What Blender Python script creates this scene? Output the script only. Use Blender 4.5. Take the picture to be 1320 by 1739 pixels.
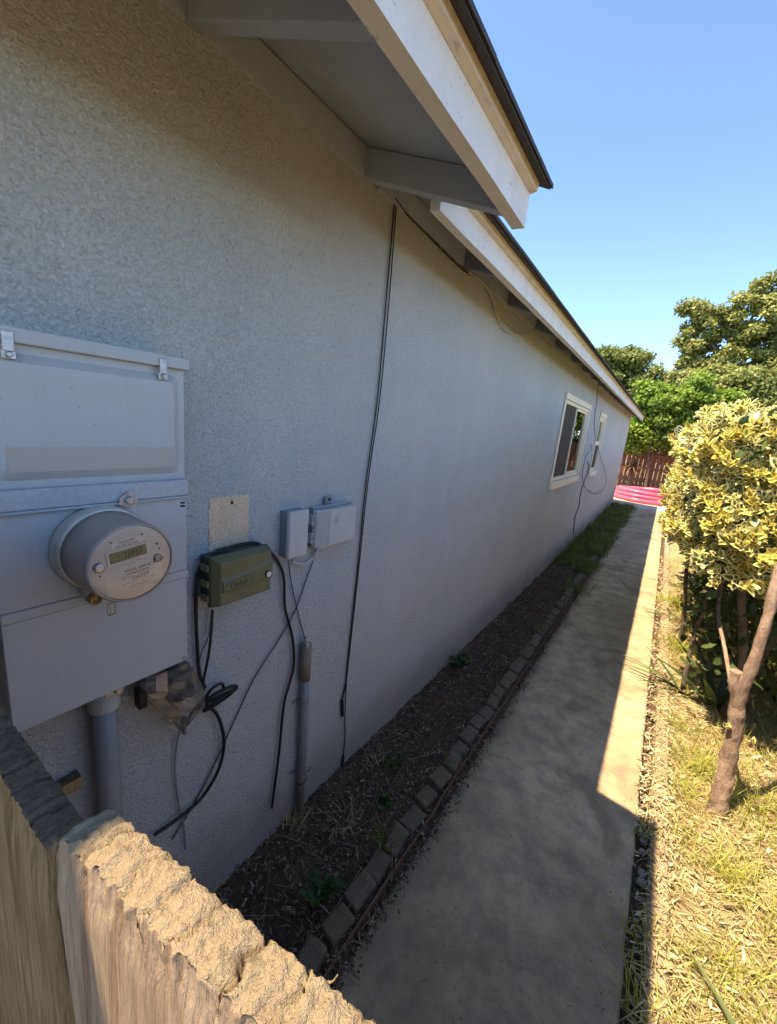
import bpy, bmesh, math, random
import numpy as np
from mathutils import Vector, Matrix, noise

for o in list(bpy.data.objects):
    bpy.data.objects.remove(o, do_unlink=True)
scene = bpy.context.scene
COL = scene.collection
RNG = np.random.default_rng(7)
random.seed(7)

# ------------------------------------------------------------------ camera
F_PX, W_PX = 700.0, 1320.0
YAW, PITCH, ROLL = -0.574676, -0.218217, -0.099962
fwd = Vector((math.sin(YAW)*math.cos(PITCH), math.cos(YAW)*math.cos(PITCH), math.sin(PITCH)))
rgt = fwd.cross(Vector((0, 0, 1))).normalized()
dwn = fwd.cross(rgt)
r2 = rgt*math.cos(ROLL) + dwn*math.sin(ROLL)
d2 = -rgt*math.sin(ROLL) + dwn*math.cos(ROLL)
cam = bpy.data.cameras.new('camera')
cam.sensor_fit = 'HORIZONTAL'; cam.sensor_width = 36.0
cam.lens = 36.0*F_PX/W_PX
cam.clip_start = 0.01; cam.clip_end = 2000
camo = bpy.data.objects.new('camera', cam); COL.objects.link(camo)
M = Matrix.Identity(4)
for i in range(3):
    M[i][0] = r2[i]; M[i][1] = -d2[i]; M[i][2] = -fwd[i]
M[0][3], M[1][3], M[2][3] = 1.055, 0.0, 1.75
camo.matrix_world = M
scene.camera = camo

# ------------------------------------------------------------------ sky, sun, exposure
SUN = Vector((-0.302, -0.325, 1.0)).normalized()      # towards the sun
world = bpy.data.worlds.new('World'); scene.world = world; world.use_nodes = True
wn = world.node_tree.nodes; wl = world.node_tree.links
for n in list(wn): wn.remove(n)
sky = wn.new('ShaderNodeTexSky'); sky.sky_type = 'NISHITA'; sky.sun_disc = False
sky.sun_elevation = math.asin(SUN.z); sky.sun_rotation = math.atan2(SUN.x, SUN.y)
sky.altitude = 3600.0; sky.air_density = 1.0; sky.dust_density = 0.05; sky.ozone_density = 3.2
bg = wn.new('ShaderNodeBackground'); bg.inputs['Strength'].default_value = 0.128
wo = wn.new('ShaderNodeOutputWorld')
wl.new(sky.outputs[0], bg.inputs[0]); wl.new(bg.outputs[0], wo.inputs[0])
sl = bpy.data.lights.new('sun', 'SUN'); sl.energy = 3.6; sl.angle = math.radians(0.55); sl.color = (1.0, 0.82, 0.57)
so = bpy.data.objects.new('sun', sl); COL.objects.link(so)
so.rotation_euler = (-SUN).to_track_quat('-Z', 'Y').to_euler(); so.location = SUN*30
vs = scene.view_settings
vs.view_transform = 'Standard'; vs.look = 'None'; vs.gamma = 1.0; vs.use_curve_mapping = False
vs.exposure = 1.92
cy = scene.cycles
cy.use_denoising = True; cy.max_bounces = 7; cy.diffuse_bounces = 4; cy.glossy_bounces = 3; cy.transmission_bounces = 4; cy.transparent_max_bounces = 10
cy.use_adaptive_sampling = True; cy.adaptive_threshold = 0.02

# ------------------------------------------------------------------ helpers
def finish(o, label=None, cat=None, group=None, kind=None):
    if label: o['label'] = label
    if cat: o['category'] = cat
    if group: o['group'] = group
    if kind: o['kind'] = kind
    return o

def empty(name, loc=(0, 0, 0), label=None, cat=None, group=None, kind=None, parent=None):
    o = bpy.data.objects.new(name, None); COL.objects.link(o); o.location = loc
    o.empty_display_size = 0.1
    if parent: o.parent = parent
    return finish(o, label, cat, group, kind)

def link(name, me, parent=None, label=None, cat=None, group=None, kind=None, loc=None):
    o = bpy.data.objects.new(name, me); COL.objects.link(o)
    if parent:
        o.parent = parent
        if loc is None:
            o.location = -world_of(parent)
        else:
            o.location = loc
    elif loc is not None:
        o.location = loc
    return finish(o, label, cat, group, kind)

def world_of(o):
    v = Vector((0, 0, 0))
    while o is not None:
        v = v + o.location; o = o.parent
    return v

class MB:
    """collects shapes in world coordinates, builds ONE mesh"""
    def __init__(s): s.v = []; s.f = []; s.m = []; s.sm = []
    def add(s, vs_, fs, mi=0, smooth=False):
        b = len(s.v); s.v += [tuple(p) for p in vs_]
        s.f += [tuple(b+i for i in f) for f in fs]; s.m += [mi]*len(fs); s.sm += [smooth]*len(fs)
        return s
    def box(s, x0, x1, y0, y1, z0, z1, mi=0):
        return s.add([(x0,y0,z0),(x1,y0,z0),(x1,y1,z0),(x0,y1,z0),(x0,y0,z1),(x1,y0,z1),(x1,y1,z1),(x0,y1,z1)],
                     [(0,3,2,1),(4,5,6,7),(0,1,5,4),(1,2,6,5),(2,3,7,6),(3,0,4,7)], mi)
    def quad(s, a, b, c, d, mi=0): return s.add([a,b,c,d], [(0,1,2,3)], mi)
    def tube(s, pts, r, n=8, mi=0, cap=True, smooth=True):
        pts = [Vector(p) for p in pts]; rs = r if isinstance(r, (list, tuple)) else [r]*len(pts)
        b = len(s.v); up = None
        for i, p in enumerate(pts):
            t = (pts[min(i+1, len(pts)-1)] - pts[max(i-1, 0)]).normalized()
            if up is None:
                up = Vector((0,0,1)) if abs(t.z) < .9 else Vector((1,0,0))
            e1 = t.cross(up)
            if e1.length < 1e-5: e1 = t.orthogonal()
            e1.normalize(); e2 = t.cross(e1).normalized(); up = -e2 if False else e1.cross(t)
            for k in range(n):
                a = 2*math.pi*k/n
                s.v.append(tuple(p + (e1*math.cos(a) + e2*math.sin(a))*rs[i]))
        for i in range(len(pts)-1):
            for k in range(n):
                k2 = (k+1) % n
                s.f.append((b+i*n+k, b+i*n+k2, b+(i+1)*n+k2, b+(i+1)*n+k)); s.m.append(mi); s.sm.append(smooth)
        if cap:
            s.f.append(tuple(b+k for k in range(n))[::-1]); s.m.append(mi); s.sm.append(False)
            e = b+(len(pts)-1)*n
            s.f.append(tuple(e+k for k in range(n))); s.m.append(mi); s.sm.append(False)
        return s
    def lathe(s, prof, n=48, origin=(0,0,0), axis='X', mi=0, smooth=True, ends=True):
        """prof: (height along axis, radius)"""
        b = len(s.v); o = Vector(origin)
        for h, r in prof:
            for k in range(n):
                a = 2*math.pi*k/n
                if axis == 'X': s.v.append(tuple(o + Vector((h, r*math.cos(a), r*math.sin(a)))))
                else: s.v.append(tuple(o + Vector((r*math.cos(a), r*math.sin(a), h))))
        for i in range(len(prof)-1):
            for k in range(n):
                k2 = (k+1) % n
                s.f.append((b+i*n+k, b+i*n+k2, b+(i+1)*n+k2, b+(i+1)*n+k)); s.m.append(mi); s.sm.append(smooth)
        if ends:
            s.f.append(tuple(b+k for k in range(n))[::-1]); s.m.append(mi); s.sm.append(False)
            e = b+(len(prof)-1)*n
            s.f.append(tuple(e+k for k in range(n))); s.m.append(mi); s.sm.append(False)
        return s
    def mesh(s, name, mats, bevel=0.0, seg=2, fixn=True):
        me = bpy.data.meshes.new(name); me.from_pydata(s.v, [], s.f)
        for m in (mats if isinstance(mats, (list, tuple)) else [mats]): me.materials.append(m)
        me.polygons.foreach_set('material_index', s.m); me.polygons.foreach_set('use_smooth', s.sm)
        if fixn or bevel:
            bm = bmesh.new(); bm.from_mesh(me)
            if bevel:
                bmesh.ops.remove_doubles(bm, verts=bm.verts, dist=1e-5)
                es = [e for e in bm.edges if len(e.link_faces) == 2 and e.calc_face_angle(0) > 0.5]
                bmesh.ops.bevel(bm, geom=es, offset=bevel, segments=seg, affect='EDGES', profile=0.6, clamp_overlap=True)
            bmesh.ops.recalc_face_normals(bm, faces=bm.faces)
            bm.to_mesh(me); bm.free()
        me.update(); return me
    def build(s, name, mats, parent=None, bevel=0.0, seg=2, **kw):
        return link(name, s.mesh(name, mats, bevel, seg), parent, **kw)

def smooth_path(pts, per=6):
    """Catmull-Rom through 3-D points"""
    P = [Vector(p) for p in pts]; out = []
    for i in range(len(P)-1):
        p0 = P[max(i-1,0)]; p1 = P[i]; p2 = P[i+1]; p3 = P[min(i+2,len(P)-1)]
        for k in range(per):
            t = k/per
            out.append(0.5*((2*p1)+(-p0+p2)*t+(2*p0-5*p1+4*p2-p3)*t*t+(-p0+3*p1-3*p2+p3)*t**3))
    out.append(P[-1]); return out

def norm(a): return a/np.maximum(np.linalg.norm(a, axis=-1, keepdims=True), 1e-9)

def scatter(name, tv, tf, P, A, Nrm, size, mats, tm=None, width=None, rnd=None, solid=False):
    """one mesh holding len(P) copies of a template; template axes: along, side, up. Returns mesh"""
    tv = np.asarray(tv, float); n = len(P); k = len(tv)
    A = norm(np.asarray(A, float)); S = norm(np.cross(Nrm, A)); U = np.cross(A, S)
    size = np.broadcast_to(np.asarray(size, float), (n,)); w = size if width is None else np.broadcast_to(np.asarray(width, float), (n,))
    V = (np.asarray(P)[:,None,:] + tv[None,:,0,None]*A[:,None,:]*size[:,None,None]
         + tv[None,:,1,None]*S[:,None,:]*w[:,None,None] + tv[None,:,2,None]*U[:,None,:]*(w if solid else size)[:,None,None])
    me = bpy.data.meshes.new(name)
    nf = len(tf); ls = np.array([len(f) for f in tf]); flat = np.concatenate([np.array(f) for f in tf])
    me.vertices.add(n*k); me.vertices.foreach_set('co', V.reshape(-1).astype(np.float32))
    me.loops.add(n*len(flat)); me.polygons.add(n*nf)
    me.loops.foreach_set('vertex_index', (flat[None,:] + (np.arange(n)*k)[:,None]).reshape(-1).astype(np.int32))
    st = np.concatenate([[0], np.cumsum(ls)[:-1]])
    me.polygons.foreach_set('loop_start', (st[None,:] + (np.arange(n)*len(flat))[:,None]).reshape(-1).astype(np.int32))
    for m in mats: me.materials.append(m)
    if tm is not None: me.polygons.foreach_set('material_index', np.tile(np.array(tm, np.int32), n))
    at = me.attributes.new('rnd', 'FLOAT', 'FACE')
    r = RNG.random(n) if rnd is None else rnd
    at.data.foreach_set('value', np.repeat(r, nf).astype(np.float32))
    me.update(calc_edges=True); me.validate()
    return me

def rand_dirs(n, zmin=-1.0):
    z = RNG.uniform(zmin, 1, n); a = RNG.uniform(0, 2*np.pi, n); r = np.sqrt(np.maximum(0, 1-z*z))
    return np.stack([r*np.cos(a), r*np.sin(a), z], 1)

# ------------------------------------------------------------------ material helper
class NT:
    def __init__(s, name):
        s.m = bpy.data.materials.new(name); s.m.use_nodes = True
        s.t = s.m.node_tree; s.n = s.t.nodes; s.l = s.t.links
        for x in list(s.n): s.n.remove(x)
        s.out = s.n.new('ShaderNodeOutputMaterial'); s.b = s.n.new('ShaderNodeBsdfPrincipled')
        s.l.new(s.b.outputs[0], s.out.inputs[0])
        s.tc = s.n.new('ShaderNodeTexCoord')
    def set(s, sock, v):
        if hasattr(v, 'is_output') or isinstance(v, bpy.types.NodeSocket): s.l.new(v, sock)
        else: sock.default_value = v
    def coord(s, scale=(1,1,1), which='Object', rot=(0,0,0)):
        mp = s.n.new('ShaderNodeMapping'); s.l.new(s.tc.outputs[which], mp.inputs[0])
        mp.inputs['Scale'].default_value = scale; mp.inputs['Rotation'].default_value = rot
        return mp.outputs[0]
    def noise(s, scale, detail=4, rough=0.55, vec=None, dist=0.0, out='Fac'):
        x = s.n.new('ShaderNodeTexNoise'); x.inputs['Scale'].default_value = scale
        x.inputs['Detail'].default_value = detail; x.inputs['Roughness'].default_value = rough
        x.inputs['Distortion'].default_value = dist
        s.l.new(vec if vec is not None else s.coord(), x.inputs['Vector']); return x.outputs[out]
    def voro(s, scale, feat='F1', vec=None, out='Distance'):
        x = s.n.new('ShaderNodeTexVoronoi'); x.feature = feat; x.inputs['Scale'].default_value = scale
        s.l.new(vec if vec is not None else s.coord(), x.inputs['Vector']); return x.outputs[out]
    def ramp(s, fac, stops):
        x = s.n.new('ShaderNodeValToRGB'); s.l.new(fac, x.inputs[0]); e = x.color_ramp.elements
        while len(e) < len(stops): e.new(0.5)
        for i, (p, c) in enumerate(stops):
            e[i].position = p; e[i].color = (c[0], c[1], c[2], 1) if not isinstance(c, (int, float)) else (c, c, c, 1)
        return x.outputs[0]
    def mix(s, fac, a, b, mode='MIX'):
        x = s.n.new('ShaderNodeMix'); x.data_type = 'RGBA'; x.blend_type = mode
        for sock, v in ((x.inputs[0], fac), (x.inputs[6], a), (x.inputs[7], b)):
            if isinstance(v, bpy.types.NodeSocket): s.l.new(v, sock)
            elif isinstance(v, (int, float)): sock.default_value = v if sock.type == 'VALUE' else (v, v, v, 1)
            else: sock.default_value = (v[0], v[1], v[2], 1)
        return x.outputs[2]
    def math(s, op, a, b=0.0, clamp=False):
        x = s.n.new('ShaderNodeMath'); x.operation = op; x.use_clamp = clamp
        s.set(x.inputs[0], a); s.set(x.inputs[1], b); return x.outputs[0]
    def sep(s, vec):
        x = s.n.new('ShaderNodeSeparateXYZ'); s.l.new(vec, x.inputs[0]); return x.outputs
    def attr(s, name):
        x = s.n.new('ShaderNodeAttribute'); x.attribute_name = name; return x.outputs['Fac']
    def geo(s, out): 
        x = s.n.new('ShaderNodeNewGeometry'); return x.outputs[out]
    def oinfo(s): 
        x = s.n.new('ShaderNodeObjectInfo'); return x.outputs['Random']
    def col(s, c): s.set(s.b.inputs['Base Color'], c if isinstance(c, bpy.types.NodeSocket) else (c[0], c[1], c[2], 1))
    def rough(s, v): s.set(s.b.inputs['Roughness'], v)
    def spec(s, v): s.b.inputs['Specular IOR Level'].default_value = v
    def metal(s, v): s.b.inputs['Metallic'].default_value = v
    def bump(s, h, strength=0.5, dist=0.01, prev=None):
        x = s.n.new('ShaderNodeBump'); x.inputs['Strength'].default_value = strength; x.inputs['Distance'].default_value = dist
        s.l.new(h, x.inputs['Height'])
        if prev is not None: s.l.new(prev, x.inputs['Normal'])
        s.l.new(x.outputs[0], s.b.inputs['Normal']); return x.outputs[0]
    def translucent(s, color, fac):
        t = s.n.new('ShaderNodeBsdfTranslucent'); mx = s.n.new('ShaderNodeMixShader')
        s.set(t.inputs[0], color if isinstance(color, bpy.types.NodeSocket) else (color[0], color[1], color[2], 1))
        mx.inputs[0].default_value = fac
        s.l.new(s.b.outputs[0], mx.inputs[1]); s.l.new(t.outputs[0], mx.inputs[2]); s.l.new(mx.outputs[0], s.out.inputs[0])

def simple(name, c, rough=0.6, var=0.12, scale=30, bump=0.15, metal=0.0, spec=0.4, bscale=None, bdist=0.002):
    t = NT(name); n = t.noise(scale, 5, 0.6)
    t.col(t.ramp(n, [(0.3, tuple(x*(1-var) for x in c)), (0.7, tuple(min(1, x*(1+var)) for x in c))]))
    t.rough(rough); t.metal(metal); t.spec(spec)
    if bump: t.bump(t.noise(bscale or scale*4, 3), bump, bdist)
    return t.m

# --- stucco
def stucco(name, paint, fade):
    t = NT(name)
    big = t.noise(0.9, 4, 0.6); mid = t.noise(6, 5, 0.6)
    c = t.mix(t.ramp(big, [(0.35, 0.0), (0.7, 1.0)]), paint, fade)
    streak = t.noise(3.0, 4, 0.6, t.coord((1, 1.6, 0.18)))
    c = t.mix(t.ramp(streak, [(0.5, 0.0), (0.85, 0.20)]), c, tuple(x*0.72 for x in paint))
    c = t.mix(t.ramp(mid, [(0.35, 0.22), (0.6, 0.0)]), c, tuple(x*0.8 for x in paint))
    # splash-back soil stain near the footing
    z = t.sep(t.coord())[2]
    lo = t.math('ADD', z, t.math('MULTIPLY', t.noise(5, 4), -0.25))
    st = t.ramp(lo, [(0.0, 0.6), (0.22, 0.0)])
    c = t.mix(st, c, (0.25, 0.215, 0.17))
    pits = t.noise(105, 4, 0.66, dist=0.8)
    c = t.mix(t.ramp(pits, [(0.30, 0.55), (0.47, 0.0)]), c, tuple(x*0.45 for x in paint))
    t.col(c); t.rough(0.9); t.spec(0.2)
    h = t.math('ADD', t.math('MULTIPLY', t.noise(105, 4, 0.66, dist=0.8), 1.0), t.math('MULTIPLY', t.voro(170, 'F1'), 0.35))
    n1 = t.bump(h, 1.0, 0.011)
    t.bump(t.noise(2.2, 3), 0.35, 0.02, n1)
    return t.m
M_stucco = stucco('stucco_blue_grey', (0.50, 0.518, 0.50), (0.565, 0.567, 0.525))
M_patch = stucco('stucco_bare_tan', (0.80, 0.64, 0.44), (0.86, 0.71, 0.51))

# --- painted timber
def painted(name, c, dirt=(0.2, 0.16, 0.11), amount=0.5, grain=(1, 14, 40)):
    t = NT(name)
    g = t.noise(2.0, 6, 0.65, t.coord((16, 1.2, 30)))
    n = t.noise(3.5, 6, 0.7)
    cc = t.ramp(n, [(0.25, tuple(x*0.86 for x in c)), (0.65, c)])
    sp = t.noise(28, 6, 0.75, t.coord((2.0, 0.6, 2.0)))
    cc = t.mix(t.math('MULTIPLY', t.ramp(sp, [(0.60, 0.0), (0.70, 1.0)]), amount), cc, dirt)
    st = t.noise(4, 5, 0.65, t.coord((1, 2.5, 0.35)))
    cc = t.mix(t.math('MULTIPLY', t.ramp(st, [(0.48, 0.0), (0.8, 1.0)]), amount*0.45), cc, tuple(x*0.55 for x in c))
    t.col(cc); t.rough(0.62); t.spec(0.35)
    t.bump(t.math('ADD', g, t.math('MULTIPLY', sp, 0.7)), 0.45, 0.004)
    return t.m
M_fascia = painted('fascia_white_paint', (0.76, 0.74, 0.68), amount=0.75)
M_trim = painted('trim_cream_paint', (0.72, 0.66, 0.55), amount=0.7)
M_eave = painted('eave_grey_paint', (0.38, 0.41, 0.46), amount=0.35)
M_eaveshade = painted('eave_shaded_grey', (0.17, 0.19, 0.225), amount=0.3)  # darker copy of the eave grey; far rafters' shade put into the colour
M_window = painted('window_cream_vinyl', (0.80, 0.71, 0.53), amount=0.2)

t = NT('shingle_charcoal'); n = t.noise(140, 4, 0.8)
t.col(t.mix(t.oinfo(), t.ramp(n, [(0.3, (0.025, 0.027, 0.03)), (0.7, (0.10, 0.105, 0.11))]), (0.06, 0.055, 0.05)))
t.rough(0.95); t.bump(n, 0.8, 0.004); M_shingle = t.m

# --- concrete path
t = NT('path_concrete')
a = t.noise(1.6, 6, 0.62, dist=0.4); b = t.noise(7, 6, 0.7); c3 = t.noise(60, 5, 0.75); d = t.noise(260, 2, 0.6)
c = t.ramp(a, [(0.30, (0.36, 0.262, 0.145)), (0.5, (0.49, 0.365, 0.208)), (0.72, (0.60, 0.46, 0.268))])
c = t.mix(t.ramp(b, [(0.36, 0.55), (0.58, 0.0)]), c, (0.15, 0.13, 0.105))
px, py, pz = t.sep(t.coord())
# mossy, grimy zone by the gate: old stains with a shape of their own
grime = t.math('MULTIPLY', t.ramp(t.math('ADD', t.math('MULTIPLY', py, 0.2), t.math('MULTIPLY', t.noise(2.3, 5, .6), 0.6)), [(0.36, 1.0), (0.80, 0.0)]), t.ramp(t.noise(4.5, 6, 0.7), [(0.35, 0.3), (0.6, 1.0)]))
c = t.mix(t.math('MULTIPLY', grime, 0.68), c, (0.145, 0.105, 0.060))
edge = t.ramp(t.math('ADD', px, t.math('MULTIPLY', t.noise(9, 5, .7), 0.14)), [(0.585, 1.0), (0.67, 0.0)])
c = t.mix(t.math('MULTIPLY', edge, 0.7), c, (0.11, 0.085, 0.06))
blot = t.noise(3.1, 3, 0.5, t.coord((1, 0.7, 1)), dist=1.0)
c = t.mix(t.ramp(blot, [(0.56, 0.0), (0.66, 0.5)]), c, (0.15, 0.11, 0.068))
c = t.mix(t.ramp(c3, [(0.30, 0.5), (0.45, 0.0)]), c, (0.10, 0.09, 0.075))
c = t.mix(t.ramp(c3, [(0.62, 0.0), (0.75, 0.5)]), c, (0.50, 0.47, 0.42))
t.col(c); t.rough(0.88); t.spec(0.25)
n1 = t.bump(t.math('ADD', c3, t.math('MULTIPLY', d, 0.6)), 0.55, 0.004); t.bump(b, 0.3, 0.01, n1)
M_path = t.m
t = NT('concrete_kerb'); a = t.noise(9, 6, .7); d = t.noise(150, 3, .7)
t.col(t.mix(t.ramp(d, [(0.3, 0.45), (0.5, 0.0)]), t.ramp(a, [(0.3, (0.26, 0.19, 0.12)), (0.7, (0.46, 0.35, 0.23))]), (0.15, 0.12, 0.09)))
t.rough(0.92); t.bump(t.math('ADD', d, a), 0.6, 0.006); M_kerb = t.m
t = NT('edging_brick'); a = t.noise(14, 6, .7); d = t.noise(120, 3, .7)
cb = t.ramp(a, [(0.3, (0.075, 0.054, 0.034)), (0.7, (0.19, 0.14, 0.088))])
cb = t.mix(t.math('MULTIPLY', t.oinfo(), 0.45), cb, (0.13, 0.095, 0.05))
t.col(cb); t.rough(0.95); t.bump(t.math('ADD', d, a), 0.8, 0.006); M_brick = t.m
M_rust = simple('rusty_edging', (0.16, 0.085, 0.045), 0.9, 0.35, 60, 0.4)

def soil(name, c1, c2, scale=45):
    t = NT(name); a = t.noise(scale, 6, .75); b = t.noise(4, 4, .6)
    c = t.mix(t.ramp(b, [(0.35, 0.0), (0.7, 0.6)]), t.ramp(a, [(0.3, c1), (0.7, c2)]), tuple(x*0.55 for x in c1))
    t.col(c); t.rough(1.0); t.spec(0.05); t.bump(a, 1.0, 0.02); return t.m
M_soil = soil('bed_soil', (0.075, 0.050, 0.032), (0.20, 0.135, 0.085))
M_dry = soil('dry_litter_soil', (0.30, 0.22, 0.11), (0.55, 0.44, 0.25), 30)
M_ground = soil('yard_ground', (0.13, 0.10, 0.06), (0.30, 0.24, 0.15), 8)
t = NT('patio_concrete'); a = t.noise(3, 6, .6)
t.col(t.ramp(a, [(0.3, (0.40, 0.35, 0.27)), (0.7, (0.55, 0.48, 0.38))])); t.rough(.9); t.bump(t.noise(80, 3), .3, .004); M_patio = t.m

# --- vegetation
def leafmat(name, dark, light, trans=0.3, tcol=None, rough=0.5, clump=0.6):
    t = NT(name); r = t.attr('rnd'); n = t.noise(clump, 3, .6)
    f = t.math('ADD', t.math('MULTIPLY', r, 0.65), t.math('MULTIPLY', n, 0.45))
    c = t.ramp(f, [(0.15, dark), (0.85, light)]); t.col(c); t.rough(rough); t.spec(0.35)
    t.translucent(c if tcol is None else tcol, trans); return t.m
M_leafdark = leafmat('leaf_dark_green', (0.07, 0.11, 0.022), (0.34, 0.37, 0.10), 0.4)
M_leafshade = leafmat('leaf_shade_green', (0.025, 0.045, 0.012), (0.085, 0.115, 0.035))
M_leafmid = leafmat('leaf_olive_green', (0.12, 0.15, 0.03), (0.46, 0.47, 0.14), 0.42)
M_leafbright = leafmat('leaf_bright_green', (0.09, 0.16, 0.015), (0.30, 0.42, 0.05), 0.4)
M_grass = leafmat('grass_green', (0.07, 0.10, 0.02), (0.24, 0.28, 0.06), 0.35, clump=5)
M_grassdry = leafmat('grass_straw', (0.22, 0.155, 0.06), (0.62, 0.51, 0.25), 0.25, clump=6)
M_grasslime = leafmat('grass_lime', (0.22, 0.25, 0.035), (0.50, 0.50, 0.11), 0.35, clump=5)
M_weed = leafmat('weed_green', (0.02, 0.05, 0.012), (0.07, 0.13, 0.03), 0.3, clump=6)
def vleaf(name, stops, trans):
    t = NT(name); r = t.attr('rnd'); n = t.noise(3.0, 3, .6)
    c = t.ramp(t.math('ADD', t.math('MULTIPLY', r, 0.8), t.math('MULTIPLY', n, 0.25)), stops); t.col(c); t.rough(0.33); t.spec(0.4); t.translucent(c, trans); return t.m
M_varG = vleaf('variegated_leaf_centre', [(0.1, (0.045, 0.08, 0.022)), (0.6, (0.12, 0.17, 0.05)), (0.85, (0.22, 0.26, 0.07)), (0.98, (0.55, 0.44, 0.08))], 0.28)
M_varY = vleaf('variegated_leaf_margin', [(0.1, (0.84, 0.82, 0.52)), (0.45, (0.86, 0.78, 0.32)), (0.78, (0.82, 0.68, 0.17)), (0.98, (0.76, 0.52, 0.07))], 0.38)
M_strap = leafmat('strap_leaf', (0.06, 0.09, 0.03), (0.15, 0.18, 0.06), 0.2, rough=0.4, clump=4)
M_agave = leafmat('agave_leaf', (0.03, 0.055, 0.025), (0.08, 0.12, 0.05), 0.1, rough=0.4, clump=4)
M_yellow = simple('yellow_flower', (0.75, 0.55, 0.03), 0.6)
def littermat(name, stops):
    t = NT(name); r = t.attr('rnd'); n = t.noise(40, 4, .7)
    t.col(t.ramp(t.math('ADD', t.math('MULTIPLY', r, 0.85), t.math('MULTIPLY', n, 0.2)), stops)); t.rough(0.85); t.spec(0.15)
    return t.m
M_chip = littermat('bark_chips', [(0.1, (0.045, 0.028, 0.018)), (0.5, (0.17, 0.106, 0.066)), (0.85, (0.27, 0.18, 0.115)), (0.99, (0.46, 0.36, 0.25))])
M_twig = littermat('dry_twigs', [(0.1, (0.06, 0.04, 0.025)), (0.7, (0.15, 0.105, 0.065)), (1.0, (0.36, 0.28, 0.19))])
M_dryleaf = littermat('dry_leaves', [(0.05, (0.22, 0.13, 0.06)), (0.35, (0.40, 0.30, 0.16)), (0.7, (0.55, 0.45, 0.27)), (0.92, (0.66, 0.58, 0.40)), (1.0, (0.45, 0.17, 0.06))])
def bark(name, c1, c2, sc=(26, 26, 6)):
    t = NT(name); a = t.noise(1.0, 6, .7, t.coord(sc)); b = t.noise(7, 5, .65)
    t.col(t.mix(t.ramp(b, [(0.4, 0.0), (0.65, 0.5)]), t.ramp(a, [(0.3, c1), (0.7, c2)]), tuple(x*1.4 for x in c2)))
    t.rough(0.95); n1 = t.bump(a, 1.0, 0.02); t.bump(t.noise(110, 4, .7), .6, .004, n1); return t.m
M_bark = bark('shrub_bark', (0.11, 0.065, 0.042), (0.36, 0.25, 0.17))
M_barkdk = bark('tree_bark', (0.06, 0.045, 0.035), (0.19, 0.145, 0.105))

# --- weathered fence timber
def wood(name, c1, c2, end, rot=0.0):
    t = NT(name)
    g = t.noise(1.0, 7, .7, t.coord((150, 150, 5.0)), dist=0.15); g2 = t.noise(1.0, 5, .7, t.coord((420, 420, 11)))
    w = t.noise(9, 6, .65)
    c = t.ramp(t.math('ADD', t.math('MULTIPLY', g, .6), t.math('MULTIPLY', g2, .4)), [(0.34, c1), (0.52, c2), (0.72, tuple(min(1, x*1.25) for x in c2))])
    c = t.mix(t.ramp(w, [(0.4, 0.0), (0.75, 0.45)]), c, tuple(x*0.75 for x in c1))
    nz = t.sep(t.geo('Normal'))[2]
    zz = t.sep(t.coord())[2]
    endn = t.noise(160, 5, .8); en2 = t.noise(30, 5, .7)
    ec = t.ramp(t.math('ADD', t.math('MULTIPLY', endn, .5), t.math('MULTIPLY', en2, .5)), [(0.36, tuple(x*0.42 for x in end)), (0.47, end), (0.7, tuple(min(1, x*1.22) for x in end))])
    c = t.mix(t.ramp(nz, [(0.35, 0.0), (0.6, 1.0)]), c, ec)
    t.col(c); t.rough(0.95); t.spec(0.1)
    t.bump(t.math('ADD', t.math('ADD', g, t.math('MULTIPLY', g2, .6)), t.math('MULTIPLY', t.math('MULTIPLY', endn, t.ramp(nz, [(0.35, 0.0), (0.6, 1.0)])), 1.6)), 1.0, 0.003)
    return t.m
M_woodA = wood('fence_wood_brown', (0.13, 0.082, 0.036), (0.36, 0.25, 0.12), (0.16, 0.118, 0.075))
M_woodB = wood('fence_wood_pale', (0.20, 0.12, 0.075), (0.42, 0.31, 0.20), (0.34, 0.262, 0.16))
M_woodfar = wood('back_fence_wood', (0.10, 0.05, 0.028), (0.27, 0.145, 0.085), (0.3, 0.2, 0.13))
M_woodside = wood('side_fence_wood', (0.13, 0.085, 0.055), (0.30, 0.20, 0.13), (0.3, 0.2, 0.13))

# --- metals / plastics on the wall
t = NT('panel_grey_paint'); a = t.noise(3, 5, .6); b = t.noise(90, 4, .75); s1 = t.noise(6, 5, .6, t.coord((1, 6, .6)))
c = t.ramp(a, [(0.3, (0.345, 0.357, 0.352)), (0.7, (0.40, 0.41, 0.40))])
c = t.mix(t.ramp(b, [(0.66, 0.0), (0.70, 0.7)]), c, (0.12, 0.11, 0.10))
c = t.mix(t.ramp(s1, [(0.5, 0.0), (0.8, 0.25)]), c, (0.30, 0.29, 0.27))
t.col(c); t.rough(0.42); t.spec(0.45); t.bump(t.noise(35, 4), 0.12, 0.003); M_panel = t.m
t = NT('panel_rough_lip'); b = t.noise(120, 4, .75); c = t.ramp(b, [(0.35, (0.34, 0.348, 0.345)), (0.6, (0.41, 0.415, 0.405))]); t.col(c); t.rough(.7); t.bump(b, .7, .003); M_lip = t.m
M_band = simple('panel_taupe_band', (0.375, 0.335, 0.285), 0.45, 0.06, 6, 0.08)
M_steel = simple('zinc_hardware', (0.42, 0.41, 0.39), 0.42, 0.25, 80, 0.3, metal=0.75)
M_ring = simple('meter_ring_metal', (0.52, 0.48, 0.40), 0.45, 0.22, 25, 0.15, metal=0.2)
t = NT('meter_drum'); a = t.noise(9, 6, .65, t.coord((1, .6, 1))); c = t.ramp(a, [(0.3, (0.21, 0.165, 0.14)), (0.55, (0.34, 0.28, 0.225)), (0.75, (0.44, 0.37, 0.29))]); t.col(c); t.rough(0.38); t.spec(.35); M_drum = t.m
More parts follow.
